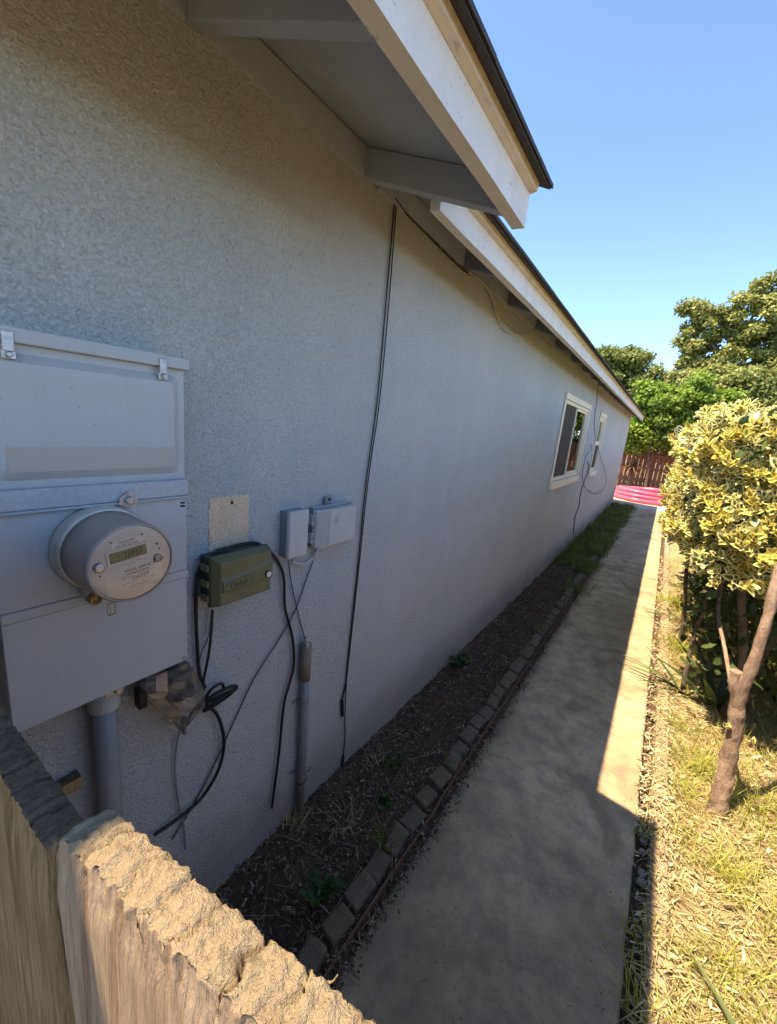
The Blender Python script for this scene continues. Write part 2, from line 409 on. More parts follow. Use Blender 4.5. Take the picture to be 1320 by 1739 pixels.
M_face = simple('meter_face_cream', (0.74, 0.60, 0.47), 0.55, 0.06, 14, 0.0)
M_paper = simple('meter_label_pale', (0.80, 0.67, 0.53), 0.6, 0.04, 20, 0.0)
M_lcd = simple('meter_lcd', (0.26, 0.25, 0.125), 0.25, 0.06, 40, 0.0)
M_ink = simple('dark_ink', (0.07, 0.06, 0.05), 0.6, 0.1, 40, 0.0)
M_brass = simple('tarnished_brass', (0.33, 0.22, 0.09), 0.42, 0.3, 60, 0.2, metal=0.7)
M_bezel = simple('cream_bezel', (0.78, 0.68, 0.54), 0.5, 0.05, 30, 0.0)
M_hole = simple('dark_recess', (0.008, 0.008, 0.008), 0.8, 0.1, 30, 0.0)
M_green = simple('timer_green_plastic', (0.122, 0.120, 0.060), 0.42, 0.10, 12, 0.12)
M_greendk = simple('timer_dark_green_plastic', (0.045, 0.062, 0.045), 0.45, 0.10, 12, 0.12)
M_boxgrey = simple('grey_plastic', (0.36, 0.355, 0.33), 0.48, 0.05, 20, 0.08)
M_boxlight = simple('light_grey_plastic', (0.45, 0.445, 0.415), 0.48, 0.05, 20, 0.08)
M_boxdark = simple('dark_grey_plastic', (0.20, 0.215, 0.215), 0.5, 0.08, 20, 0.08)
M_pvc = simple('conduit_grey_pvc', (0.21, 0.205, 0.188), 0.5, 0.14, 9, 0.12)
M_pvcdirty = simple('conduit_sleeve_dusty', (0.21, 0.19, 0.165), 0.75, 0.25, 40, 0.4)
M_black = simple('black_cable_sheath', (0.012, 0.012, 0.014), 0.5, 0.3, 60, 0.1)
M_greycab = simple('grey_cable_sheath', (0.09, 0.09, 0.095), 0.6, 0.2, 60, 0.1)
M_greycab2 = simple('painted_cable_sheath', (0.42, 0.38, 0.30), 0.65, 0.2, 60, 0.1)
M_whitecab = simple('white_cable_sheath', (0.55, 0.54, 0.51), 0.6, 0.15, 60, 0.1)
M_groundcab = simple('mauve_wire_sheath', (0.27, 0.225, 0.225), 0.5, 0.2, 60, 0.1)
M_white = simple('white_plastic', (0.72, 0.68, 0.58), 0.4, 0.05, 30, 0.0)
t = NT('pool_pink_vinyl'); a = t.noise(6, 4, .6); t.col(t.ramp(a, [(.3, (0.80, 0.13, 0.23)), (.7, (0.88, 0.19, 0.31))])); t.rough(0.3); t.translucent((0.9, 0.22, 0.33), 0.2); M_pool = t.m

def clearmat(name, tint, frost, ior=1.5, dirt=0.0):
    m = bpy.data.materials.new(name); m.use_nodes = True; nt = m.node_tree; n = nt.nodes; l = nt.links
    for x in list(n): n.remove(x)
    out = n.new('ShaderNodeOutputMaterial'); tr = n.new('ShaderNodeBsdfTransparent'); tr.inputs[0].default_value = (*tint, 1)
    gl = n.new('ShaderNodeBsdfGlossy'); gl.inputs['Roughness'].default_value = frost
    fr = n.new('ShaderNodeFresnel'); fr.inputs[0].default_value = ior
    mx = n.new('ShaderNodeMixShader'); l.new(fr.outputs[0], mx.inputs[0]); l.new(tr.outputs[0], mx.inputs[1]); l.new(gl.outputs[0], mx.inputs[2])
    last = mx.outputs[0]
    if dirt:
        df = n.new('ShaderNodeBsdfDiffuse'); df.inputs[0].default_value = (0.42, 0.40, 0.36, 1)
        tc = n.new('ShaderNodeTexCoord'); nz = n.new('ShaderNodeTexNoise'); nz.inputs['Scale'].default_value = 22; nz.inputs['Detail'].default_value = 5
        l.new(tc.outputs['Object'], nz.inputs['Vector'])
        rp = n.new('ShaderNodeMapRange'); rp.inputs[1].default_value = .35; rp.inputs[2].default_value = .75; rp.inputs[3].default_value = dirt*.35; rp.inputs[4].default_value = dirt*1.5
        l.new(nz.outputs['Fac'], rp.inputs[0])
        m2 = n.new('ShaderNodeMixShader'); l.new(rp.outputs[0], m2.inputs[0]); l.new(last, m2.inputs[1]); l.new(df.outputs[0], m2.inputs[2]); last = m2.outputs[0]
    l.new(last, out.inputs[0]); return m
M_glass = clearmat('window_glass', (0.9, 0.93, 0.92), 0.0, 1.55)
M_bag = clearmat('clear_plastic_bag', (0.86, 0.85, 0.82), 0.10, 1.5, 0.22)
M_lens = clearmat('meter_clear_cover', (0.97, 0.95, 0.92), 0.03, 1.45)
t = NT('insect_screen'); t.col((0.055, 0.04, 0.028)); t.rough(.9); M_screen = t.m
M_room = simple('dim_interior', (0.10, 0.09, 0.08), 0.9, 0.1, 2, 0.0)
M_curtain = simple('pale_curtain', (0.45, 0.41, 0.34), 0.9, 0.1, 8, 0.0)

# ================================================================== SETTING
def sheet(name, x0, x1, y0, y1, zf, mat, nx, ny, kind='structure', label=None, parent=None):
    xs = np.linspace(x0, x1, nx+1); ys = np.linspace(y0, y1, ny+1)
    v = [(x, y, zf(x, y)) for y in ys for x in xs]
    f = [(j*(nx+1)+i, j*(nx+1)+i+1, (j+1)*(nx+1)+i+1, (j+1)*(nx+1)+i) for j in range(ny) for i in range(nx)]
    me = bpy.data.meshes.new(name); me.from_pydata(v, [], f); me.materials.append(mat)
    me.polygons.foreach_set('use_smooth', [True]*len(f)); me.update()
    return link(name, me, parent, kind=kind, label=label)
def nz2(x, y, s, seed=0.0): return noise.noise(Vector((x*s, y*s, seed)))
sheet('ground', -300, 300, -300, 600, lambda x, y: -0.09, M_ground, 4, 4, label='bare brown yard ground all round')
def z_bed(x, y): return -0.012 + 0.018*nz2(x, y, 5, 3) + 0.010*nz2(x, y, 17, 5) + 0.02*max(0, 1-x/0.12)
sheet('planting_bed', -0.02, 0.535, -1.2, 13.7, z_bed, M_soil, 22, 420, label='dark mulched bed along the foot of the house wall')
def z_right(x, y): return -0.005 + 0.02*nz2(x, y, 3, 1) + 0.012*nz2(x, y, 11, 2) + 0.03*min(1, max(0, x-1.5))
sheet('side_yard', 1.405, 4.5, -1.5, 17.5, z_right, M_dry, 60, 280, label='dry straw-covered strip of yard right of the path')
sheet('drain_gap', 1.27, 1.36, -1.5, 13.8, lambda x, y: -0.035+0.012*nz2(x, y, 30, 2), M_soil, 5, 260, label='narrow soil gap between path and kerb')
path = empty('path', (0, 0, 0), kind='structure', label='stained concrete path beside the house')
PATH_X0, PATH_X1 = 0.515, 1.285
def slab(y0, y1):
    ys = np.linspace(y0, y1, max(3, int((y1-y0)/0.05)))
    b = MB(); L = []; R = []
    for i, y in enumerate(ys):
        l = PATH_X0 + 0.012*nz2(0, y, 6, 9) + 0.006*nz2(0, y, 30, 4); r = PATH_X1 + 0.008*nz2(5, y, 7, 2)
        L.append(l); R.append(r)
    for i in range(len(ys)-1):
        y, yb = ys[i], ys[i+1]; l, lb, r, rb = L[i], L[i+1], R[i], R[i+1]
        b.quad((l+.012, y, 0), (r-.008, y, 0), (rb-.008, yb, 0), (lb+.012, yb, 0))
        b.quad((l, y, -.014), (l+.012, y, 0), (lb+.012, yb, 0), (lb, yb, -.014))
        b.quad((l, y, -.09), (l, y, -.014), (lb, yb, -.014), (lb, yb, -.09))
        b.quad((r-.008, y, 0), (r, y, -.01), (rb, yb, -.01), (rb-.008, yb, 0))
        b.quad((r, y, -.01), (r, y, -.09), (rb, yb, -.09), (rb, yb, -.01))
    for y, l, r in ((ys[0], L[0], R[0]), (ys[-1], L[-1], R[-1])):
        b.quad((l, y, -.09), (r, y, -.09), (r, y, -.01), (l, y, -.012))
    return b.build('slab', M_path, path)
for y0, y1 in ((-1.5, 6.49), (6.505, 10.3), (10.315, 13.75)): slab(y0, y1)
# hairline cracks: narrow wandering slits
def crack(pts, w=0.004):
    pp = smooth_path(pts, 8); b = MB()
    q = []
    for i, p in enumerate(pp):
        p = p + Vector((0.008*nz2(p.x, p.y, 40, 1), 0.02*nz2(p.x, p.y, 30, 7), 0))
        ww = w*(0.5 + abs(nz2(p.x, p.y, 60, 3)))
        q.append((p, ww))
    for (p, a), (r, c) in zip(q[:-1], q[1:]):
        b.quad((p.x, p.y-a, .0012), (r.x, r.y-c, .0012), (r.x, r.y+c, .0012), (p.x, p.y+a, .0012))
    return b.build('crack', M_hole, path)
crack([(0.6, 5.08, 0), (0.68, 5.06, 0), (0.72, 4.94, 0), (0.80, 5.03, 0), (0.90, 4.98, 0)], 0.008)
crack([(0.53, 5.3, 0), (0.60, 5.2, 0), (0.62, 5.08, 0)], 0.006)
sheet('patio', -4.0, 4.0, 13.77, 17.3, lambda x, y: -0.012, M_patio, 6, 6, label='sunlit pale concrete patio behind the house')

# kerb along the right of the path
b = MB(); ys = np.linspace(-1.5, 13.7, 190)
for i in range(len(ys)-1):
    y, yb = ys[i], ys[i+1]
    def prof(yy):
        w1 = 0.008*nz2(1, yy, 4, 2); w2 = 0.010*nz2(3, yy, 6, 5); zt = 0.026+0.010*nz2(2, yy, 2, 1)
        return [(1.338+w1, -.08), (1.340+w1, zt-.012), (1.350+w1, zt), (1.402+w2, zt+.002), (1.410+w2, zt-.010), (1.412+w2, -.08)]
    A, B = prof(y), prof(yb)
    for k in range(5):
        b.quad((A[k][0], y, A[k][1]), (A[k+1][0], y, A[k+1][1]), (B[k+1][0], yb, B[k+1][1]), (B[k][0], yb, B[k][1]))
b.build('kerb', M_kerb, kind='structure', label='weathered narrow concrete kerb right of the path')

# ================================================================== HOUSE
SL = 0.36                                        # roof slope
house = empty('house', (0, 0, 0), 'long single-storey house with grey-blue stucco wall and white eaves', 'house')
WIN = [(4.96, 6.615, 1.225, 2.19), (7.74, 8.42, 1.225, 2.175)]
Y0, Y1, XB = -4.0, 13.55, -7.0
def build_wall():
    b = MB(); zt = 2.60
    ysplit = sorted({Y0, Y1, *[w[0] for w in WIN], *[w[1] for w in WIN]})
    for a, c in zip(ysplit[:-1], ysplit[1:]):
        w = [q for q in WIN if abs(q[0]-a) < 1e-6 and abs(q[1]-c) < 1e-6]
        segs = [(-0.15, zt)] if not w else [(-0.15, w[0][2]), (w[0][3], zt)]
        for z0, z1 in segs:
            b.quad((0, a, z0), (0, c, z0), (0, c, z1), (0, a, z1))
    for (a, c, z0, z1) in WIN:                   # reveals
        d = -0.10
        b.quad((0, a, z0), (0, a, z1), (d, a, z1), (d, a, z0)); b.quad((0, c, z0), (d, c, z0), (d, c, z1), (0, c, z1))
        b.quad((0, a, z0), (d, a, z0), (d, c, z0), (0, c, z0)); b.quad((0, a, z1), (0, c, z1), (d, c, z1), (d, a, z1))
    zr = 2.60 + SL*3.5
    for y, s in ((Y0, 1), (Y1, -1)):             # gable ends
        b.add([(0, y, -.15), (0, y, 2.60), (-3.5, y, zr), (XB, y, 2.60), (XB, y, -.15)], [(0, 1, 2, 3, 4)])
    b.quad((XB, Y0, -.15), (XB, Y0, 2.6), (XB, Y1, 2.6), (XB, Y1, -.15))
    me = b.mesh('wall', M_stucco, fixn=False)
    return link('wall', me, house)
wall = build_wall()
# footing line: rough dark edge where stucco stops
b = MB(); b.box(-0.05, 0.004, 0.0, Y1-.01, -0.12, 0.008)
b.build('footing', M_kerb, house)
# bare patch of unpainted stucco
py_ = [0.684, 0.82]; b = MB(); ny, nzs = 26, 28; V = []
for j in range(nzs+1):
    for i in range(ny+1):
        y = 0.683+(0.137)*i/ny; z = 1.315+(0.168)*j/nzs
        if i in (0, ny): y += 0.004*nz2(y, z, 90, 3)
        if j == nzs: z += 0.004*nz2(y, z, 90, 8)
        V.append((0.0016, y, z))
b.add(V, [(j*(ny+1)+i, j*(ny+1)+i+1, (j+1)*(ny+1)+i+1, (j+1)*(ny+1)+i) for j in range(nzs) for i in range(ny)])
patch = b.build('bare_patch', M_patch, wall); patch['label'] = 'bare tan unpainted patch of stucco'
MB().lathe([(0.0, .0045), (0.004, .0045), (0.006, .003)], 10, (0, 0.757, 1.463)).build('screw', M_black, wall)
MB().lathe([(0.0, .0045), (0.006, .0045), (0.008, .003)], 10, (0, 1.33, 1.385)).build('screw', M_black, wall)
# bead of dried mortar where the old notches are
# --- roof
def zs(x): return 2.645 - SL*x                   # underside of sheathing
def roof(ya, yb, xe, rafters, nm, oh=0.052):
    r = MB()
    xo = xe + 0.0
    # sheathing: both slopes
    for (xa, za, xb_, zb_) in ((-3.5, zs(-3.5), xo, zs(xo)), (-3.5, zs(-3.5), XB-0.3, zs(-3.5)-SL*3.8)):
        th = 0.018
        vs_ = [(xa, ya, za), (xb_, ya, zb_), (xb_, yb, zb_), (xa, yb, za), (xa, ya, za+th), (xb_, ya, zb_+th), (xb_, yb, zb_+th), (xa, yb, za+th)]
        r.add(vs_, [(0,1,2,3),(4,7,6,5),(0,4,5,1),(1,5,6,2),(2,6,7,3),(3,7,4,0)])
    ro = r.build(nm, M_eave, house)
    # fascia board with a slightly uneven lower edge
    f = MB(); ysx = np.linspace(ya, yb, max(8, int((yb-ya)/0.12)))
    xi, xf = xe-0.042, xe-0.004
    for i in range(len(ysx)-1):
        P = []
        for y in (ysx[i], ysx[i+1]):
            w = 0.0025*nz2(1, y, 3, xe); zb = zs(xi)-0.118+w; ztp = zs(xi)-0.010
            P.append([(xi, y, zb), (xf, y, zb-0.002), (xf, y, ztp-.014), (xi, y, ztp)])
        for k in range(4):
            k2 = (k+1) % 4; f.quad(P[0][k], P[0][k2], P[1][k2], P[1][k])
        if i == 0: f.add(P[0], [(0, 1, 2, 3)])
        if i == len(ysx)-2: f.add(P[1], [(3, 2, 1, 0)])
    f.build('fascia', M_fascia, ro)
    # trim strip over the fascia
    tmb = MB(); z0 = zs(xi)-0.034
    tmb.add([(xf+.001, ya, z0), (xf+.020, ya, z0+.004), (xf+.024, ya, zs(xf)+.010), (xf+.001, ya, zs(xf)+.016),
             (xf+.001, yb, z0), (xf+.020, yb, z0+.004), (xf+.024, yb, zs(xf)+.010), (xf+.001, yb, zs(xf)+.016)],
            [(0,1,2,3),(4,7,6,5),(0,4,5,1),(1,5,6,2),(2,6,7,3),(3,7,4,0)])
    tmb.build('trim_strip', M_trim, ro)
    # rafters and the blocking between them
    for y in rafters:
        q = MB(); w = 0.042; x0 = -0.12; x1 = xi-0.001
        h = 0.095
        vs_ = []
        for yy in (y-w/2, y+w/2):
            vs_ += [(x0, yy, zs(x0)-h), (x1, yy, zs(x1)-h), (x1, yy, zs(x1)-.001), (x0, yy, zs(x0)-.001)]
        q.add(vs_, [(0,1,2,3),(4,7,6,5),(0,4,5,1),(1,5,6,2),(2,6,7,3),(3,7,4,0)])
        q.build('rafter', M_eaveshade if xe < .45 else M_eave, ro, bevel=0.0025, seg=1)
    ed = sorted(rafters); spans = list(zip([ya]+[e+.022 for e in ed], [e-.022 for e in ed]+[yb]))
    for a, c in spans:
        if c-a < 0.02: continue
        q = MB(); q.box(-0.03, 0.014, a, c, 2.548, zs(0.014)-0.004)
        q.build('blocking', M_eave, ro)
    # shingles: courses of tabs along the eave, plain field above
    s = MB(); y = ya-0.02
    for cidx in range(9):
        xl = xe+oh-cidx*0.135; lift = 0.004
        y = ya-0.025-(cidx % 2)*0.16
        while y < yb+0.02:
            wd = 0.315+0.02*random.random(); a, c = max(y, ya-.025), min(y+wd, yb+.025)
            if c-a > 0.03:
                jx = 0.006*(random.random()-.5); x_lo = xl+jx; x_hi = xl-0.30
                def zt(xx, k): return 2.645-SL*xx+0.0195+k
                droop = -0.008 if cidx == 0 else 0.0
                vs_ = [(x_lo, a, zt(x_lo, droop+.002)), (x_lo, c, zt(x_lo, droop+.002+.003*(random.random()-.5))), (x_hi, c, zt(x_hi, 0.001)), (x_hi, a, zt(x_hi, 0.001)),
                       (x_lo, a, zt(x_lo, droop+.013)), (x_lo, c, zt(x_lo, droop+.013)), (x_hi, c, zt(x_hi, .004)), (x_hi, a, zt(x_hi, .004))]
                s.add(vs_, [(0,1,2,3),(4,7,6,5),(0,4,5,1),(1,5,6,2),(2,6,7,3),(3,7,4,0)])
            y += wd+0.0012
    xs_ = xe+0.046; s.add([(xs_, ya-.02, 2.645-SL*xs_+.0085), (xs_, yb+.02, 2.645-SL*xs_+.0085), (xs_-.12, yb+.02, 2.645-SL*(xs_-.12)+.0185), (xs_-.12, ya-.02, 2.645-SL*(xs_-.12)+.0185), (xs_, ya-.02, 2.645-SL*xs_+.0115), (xs_, yb+.02, 2.645-SL*xs_+.0115), (xs_-.12, yb+.02, 2.645-SL*(xs_-.12)+.0193), (xs_-.12, ya-.02, 2.645-SL*(xs_-.12)+.0193)], [(0,1,2,3),(4,7,6,5),(0,4,5,1),(1,5,6,2),(2,6,7,3),(3,7,4,0)])
    xl = xe+0.052-8*0.135-.1
    s.quad((xl, ya-.02, 2.645-SL*xl+.027), (xl, yb+.02, 2.645-SL*xl+.027), (-3.5, yb+.02, 2.645+SL*3.5+.027), (-3.5, ya-.02, 2.645+SL*3.5+.027))
    s.quad((XB-.35, ya-.02, zs(-3.5)-SL*3.85+.027), (XB-.35, yb+.02, zs(-3.5)-SL*3.85+.027), (-3.5, yb+.02, 2.645+SL*3.5+.027), (-3.5, ya-.02, 2.645+SL*3.5+.027))
    s.build('shingles', M_shingle, ro, kind='stuff')
    return ro
roof(-4.3, 1.305, 0.585, [-3.3, -2.65, -2.0, -1.34, -0.68, -0.02, 0.64, 1.275], 'roof')
roof(1.335, 13.95, 0.277, [2.10+0.675*k for k in range(17)]+[13.3], 'roof', .062)
# end board closing the step between the two eaves
# --- windows
def window(y0, y1, z0, z1, slider):
    w = empty('window', (0, (y0+y1)/2, z0), parent=house)
    fr = MB(); tw = 0.085; pr = 0.022
    # outer casing, proud of the stucco
    fr.box(.001, pr, y0-tw*.35, y1+tw*.35, z1-.02, z1+tw*.55); fr.box(.001, pr+.012, y0-tw*.45, y1+tw*.45, z0-tw*.9, z0+.012)
    fr.box(.001, pr-.003, y0-tw*.35, y0+.03, z0+.013, z1-.021); fr.box(.001, pr-.003, y1-.03, y1+tw*.35, z0+.013, z1-.021)
    fr.build('casing', M_window, w, bevel=.004, seg=1)
    i = MB(); a, c, e, g = y0+.031, y1-.031, z0+.013, z1-.021
    for q in ((a, a+.04, e, g), (c-.04, c, e, g), (a+.041, c-.041, e, e+.045), (a+.041, c-.041, g-.04, g)):
        i.box(-.07, .004, *q)
    i.build('frame', M_window, w, bevel=.003, seg=1)
    A, C, E_, G = a+.041, c-.041, e+.046, g-.041
    if slider:
        m = (A+C)/2
        halves = [(A, m-.02, E_, G, -.045, True), (m+.02, C, E_, G, -.022, False)]
        bars = MB(); bars.box(-.05, -.003, m-.019, m+.019, E_, G); bars.build('meeting_rail', M_window, w, bevel=.003, seg=1)
    else:
        m = (E_+G)/2
        halves = [(A, C, E_, m-.02, -.045, True), (A, C, m+.02, G, -.022, False)]
        bars = MB(); bars.box(-.05, -.003, A, C, m-.019, m+.019); bars.build('meeting_rail', M_window, w, bevel=.003, seg=1)
    for (p, q, r_, s_, x, scr) in halves:
        sh = MB(); t_ = .028
        for k in ((p, p+t_, r_, s_), (q-t_, q, r_, s_), (p+t_+.0005, q-t_-.0005, r_, r_+t_), (p+t_+.0005, q-t_-.0005, s_-t_, s_)):
            sh.box(x-.012, x+.012, *k)
        sh.build('sash', M_window, w, bevel=.002, seg=1)
        pn = MB(); pn.box(x-.003, x+.003, p+t_-.004, q-t_+.004, r_+t_-.004, s_-t_+.004); pn.build('pane', M_glass, w)
        if scr:
            sc = MB(); sc.box(-.018, -.016, p+.004, q-.004, r_+.004, s_-.004); sc.build('insect_screen', M_screen, w)
    rm = MB(); rm.box(-.9, -.12, y0-.3, y1+.3, z0-.3, z1+.2)
    me = rm.mesh('room_recess', M_room, fixn=False)
    bm = bmesh.new(); bm.from_mesh(me); bm.faces.ensure_lookup_table()
    bmesh.ops.delete(bm, geom=[f for f in bm.faces if abs(f.calc_center_median().x+.12) < .01], context='FACES'); bm.to_mesh(me); bm.free()
    link('room_recess', me, w)
    cu = MB(); n = 40; V = []
    for k in range(n+1):
        yy = y0+(y1-y0)*(0.02+0.45*k/n); xx = -.22+.03*math.sin(k*1.3)
        V += [(xx, yy, z0), (xx, yy, z1)]
    cu.add(V, [(2*k, 2*k+2, 2*k+3, 2*k+1) for k in range(n)]); cu.build('curtain', M_curtain, w)
    return w
w1 = window(*WIN[0], True); w1['label'] = 'wide sliding window with cream casing'
w2 = window(*WIN[1], False); w2['label'] = 'narrow upright window with cream casing'

# ================================================================== ELECTRICAL PANEL AND METER
FX = 0.10                                        # front of the panel
panel = empty('electrical_panel', (0, 0.376, 1.07), 'grey painted steel electrical service panel mounted on the stucco wall', 'electrical panel')
PY0, PY1, PZ0, PZ1 = 0.196, 0.557, 1.071, 1.841
MB().box(0.001, FX-.004, PY0, PY1, PZ0, PZ1-.002).build('enclosure', M_panel, panel, bevel=.004)
b = MB(); b.box(FX-.02, FX+.012, PY0-.004, PY1+.004, 1.8155, PZ1); b.build('top_hood', M_panel, panel, bevel=.003)
# upper cover with a stamped raised field
def stamped(y0, y1, z0, z1, base, rise, inset, rad, mi=0):
    b = MB()
    def ring(d, x):
        a, c, e, g = y0+d, y1-d, z0+d, z1-d; r = max(rad-d*0.3, .004) if d > 0 else .003; out = []
        for cy, cz, s in ((c-r, g-r, 0), (a+r, g-r, 1), (a+r, e+r, 2), (c-r, e+r, 3)):
            for k in range(5):
                an = (s+k/4)*math.pi/2; out.append((x, cy+r*math.cos(an), cz+r*math.sin(an)))
        return out
    R = [ring(0, base-.012), ring(0, base), ring(inset, base+.0005), ring(inset+.008, base+rise*.55), ring(inset+.016, base+rise), ring(inset+.03, base+rise+.0008)]
    V = [p for r in R for p in r]; n = 20; F = []
    for i in range(len(R)-1):
        for k in range(n): F.append((i*n+k, i*n+(k+1) % n, (i+1)*n+(k+1) % n, (i+1)*n+k))
    F.append(tuple(range((len(R)-1)*n, len(R)*n)))
    b.add(V, F, mi, True); return b
uc = stamped(PY0+.002, PY1-.002, 1.5645, 1.814, FX-.003, .011, .014, .02).build('upper_cover', M_panel, panel)
for p in uc.data.polygons: p.use_smooth = False
MB().box(FX+.0084, FX+.0095, PY0+.0325, PY1-.0335, 1.5955, 1.6405).build('taupe_band', M_band, uc)  # thin taupe strip across the lower part of the raised field
b = MB(); b.box(FX-.003, FX+.010, PY0, PY1+.001, 1.5245, 1.5635); b.box(FX-.003, FX+.014, PY0, PY1+.001, 1.5185, 1.524)
b.build('cover_lip', M_lip, panel, bevel=.002, seg=1)
MB().box(FX-.0035, FX+.002, PY0+.001, PY1-.001, 1.330, 1.518).build('meter_cover', M_panel, panel, bevel=.0015, seg=1)
MB().box(FX-.0035, FX+.004, PY0+.001, PY1+.002, 1.309, 1.3295).build('cover_seam', M_panel, panel, bevel=.0015, seg=1)
MB().box(FX-.0035, FX+.001, PY0+.001, PY1-.001, PZ0+.001, 1.3085).build('lower_cover', M_panel, panel, bevel=.0015, seg=1)
for y in (0.243, 0.500):                         # spring clips on the hood
    l = MB(); l.box(FX+.0125, FX+.016, y-.008, y+.008, 1.800, 1.832); l.box(FX+.009, FX+.014, y-.010, y+.010, 1.788, 1.8015)
    l.lathe([(FX+.0142, .005), (FX+.018, .005), (FX+.019, .003)], 12, (0, y, 1.795))
    l.build('latch', M_steel, panel, bevel=.001, seg=1)
b = MB(); b.add([(FX+.0145, .398, 1.520), (FX+.0145, .432, 1.512), (FX+.0145, .436, 1.530), (FX+.0145, .418, 1.546), (FX+.0145, .402, 1.536),
                 (FX+.018, .398, 1.520), (FX+.018, .432, 1.512), (FX+.018, .436, 1.530), (FX+.018, .418, 1.546), (FX+.018, .402, 1.536)],
                [(0,1,2,3,4), (9,8,7,6,5)]+[(k, (k+1) % 5, 5+(k+1) % 5, 5+k) for k in range(5)])
b.lathe([(FX+.0182, .009), (FX+.024, .009), (FX+.026, .006)], 14, (0, .419, 1.528)); b.build('hasp', M_steel, panel)
for z in (1.505, 1.497): MB().box(FX+.0022, FX+.003, .541, .552, z-.002, z+.002).build('slot', M_hole, panel)
MB().lathe([(FX+.001, .004), (FX+.004, .004), (FX+.005, .002)], 10, (0, .547, 1.082)).build('screw', M_steel, panel)
# meter
mtr = empty('electric_meter', (0, 0.366, 1.43), 'round glass-fronted electric meter with cream dial plate and display', 'electric meter')
MC = (0, .366, 1.432)
MB().lathe([(FX+.0035, .0905), (FX+.012, .0905), (FX+.016, .0895), (FX+.030, .0885), (FX+.036, .0870), (FX+.038, .0850), (FX+.038, .080)], 64, MC).build('socket_ring', M_ring, mtr)
MB().lathe([(FX+.0385, .0830), (FX+.060, .0822), (FX+.125, .0800), (FX+.138, .0795), (FX+.1425, .0775), (FX+.1435, .0745), (FX+.138, .0735)], 72, MC).build('drum', M_drum, mtr)
DX = FX+.1385
MB().lathe([(DX, .0732), (DX+.0012, .0732)], 72, MC).build('dial_plate', M_face, mtr)
MB().lathe([(FX+.1432, .0738), (FX+.1445, .070), (FX+.1452, .04), (FX+.1454, .0005)], 72, MC, ends=False).build('clear_cover', M_lens, mtr)
TILT = math.radians(7)
def dial(y, z):                                   # dial-plane offsets, turned with the meter
    return (MC[1]+y*math.cos(TILT)-z*math.sin(TILT), MC[2]+y*math.sin(TILT)+z*math.cos(TILT))
def plate(name, y0, y1, z0, z1, x0, x1, mat, parent):
    c = [dial(y0, z0), dial(y1, z0), dial(y1, z1), dial(y0, z1)]
    b = MB(); b.add([(x0, *p) for p in c]+[(x1, *p) for p in c], [(3,2,1,0), (4,5,6,7), (0,1,5,4), (1,2,6,5), (2,3,7,6), (3,0,4,7)])
    return b.build(name, mat, parent)
def text(s, size, y, z, x, mat, parent, name='lettering', tilt=TILT, depth=0.0002, squash=1.0, pos=None, shear=0.0):
    cu = bpy.data.curves.new(name, 'FONT'); cu.body = s; cu.size = size; cu.align_x = 'CENTER'; cu.align_y = 'CENTER'; cu.extrude = depth; cu.shear = shear
    cu.resolution_u = 3
    o = bpy.data.objects.new(name, cu); COL.objects.link(o)
    me = bpy.data.meshes.new_from_object(o.evaluated_get(bpy.context.evaluated_depsgraph_get()))
    bpy.data.objects.remove(o, do_unlink=True)
    c, s_ = math.cos(tilt), math.sin(tilt); yy, zz = pos if pos else dial(y, z)
    for v in me.vertices:
        a, bb, d = v.co.x*squash, v.co.y, v.co.z
        v.co = Vector((x+d, yy+a*c-bb*s_, zz+a*s_+bb*c))
    me.materials.clear(); me.materials.append(mat); me.update()
    return link(name, me, parent)
X1 = DX+.0013
lab1 = plate('label', -.030, .024, .036, .052, X1, X1+.0003, M_paper, mtr)
for w_, z_ in ((.034, .0485), (.026, .0455), (.044, .0415), (.040, .0385)):
    for k in range(int(w_/.0032)):
        y_ = -w_/2-.002+k*.0032; plate('print', y_, y_+.0012+.0012*random.random(), z_-.0008, z_+.0007, X1+.0004, X1+.0006, M_ink, lab1)
disp = plate('display', -.043, .032, .008, .036, X1, X1+.0035, M_bezel, mtr)
plate('screen', -.039, .028, .0115, .0325, X1+.0036, X1+.0038, M_lcd, disp)
text('35933', .0165, .002, .0215, X1+.0042, M_ink, disp, 'digits', squash=.85, shear=.15)
lab2 = plate('label', -.052, .052, -.052, -.003, X1, X1+.0003, M_paper, mtr)
text('FOCUS  AXR-SD', .0068, .008, -.013, X1+.0006, M_ink, lab2)
text('WATTHOUR METER', .0048, .006, -.0205, X1+.0006, M_ink, lab2)
text('226237', .0085, .010, -.0315, X1+.0006, M_ink, lab2, squash=1.3)
for w_, z_ in ((.060, -.026), (.064, -.0385), (.030, -.0445), (.040, -.0485)):
    for k in range(int(w_/.0036)):
        y_ = -w_/2+.006+k*.0036; plate('print', y_, y_+.0012+.0016*random.random(), z_-.0006, z_+.0006, X1+.0004, X1+.0006, M_ink, lab2)
b = MB(); b.lathe([(X1, .009), (X1+.008, .0085), (X1+.009, .006)], 20, (0, *dial(-.058, .012))); b.build('optical_port', M_steel, mtr)
b = MB(); b.lathe([(X1, .0085), (X1+.004, .0080), (X1+.0045, .004)], 20, (0, *dial(.047, -.006)))
b.tube([(X1+.004, *dial(.036, -.012)), (X1+.004, *dial(.047, .004)), (X1+.004, *dial(.059, -.010)), (X1+.004, *dial(.036, -.012))], .0007, 5); b.build('reset_button', M_steel, mtr)
for y_, z_, r_ in ((.050, .024, .0025), (.053, .013, .0018), (-.058, -.006, .0015), (-.030, .052, .0018), (.025, .052, .0018)):
    MB().lathe([(X1, r_), (X1+.0008, r_)], 10, (0, *dial(y_, z_))).build('dot', M_ink, mtr)
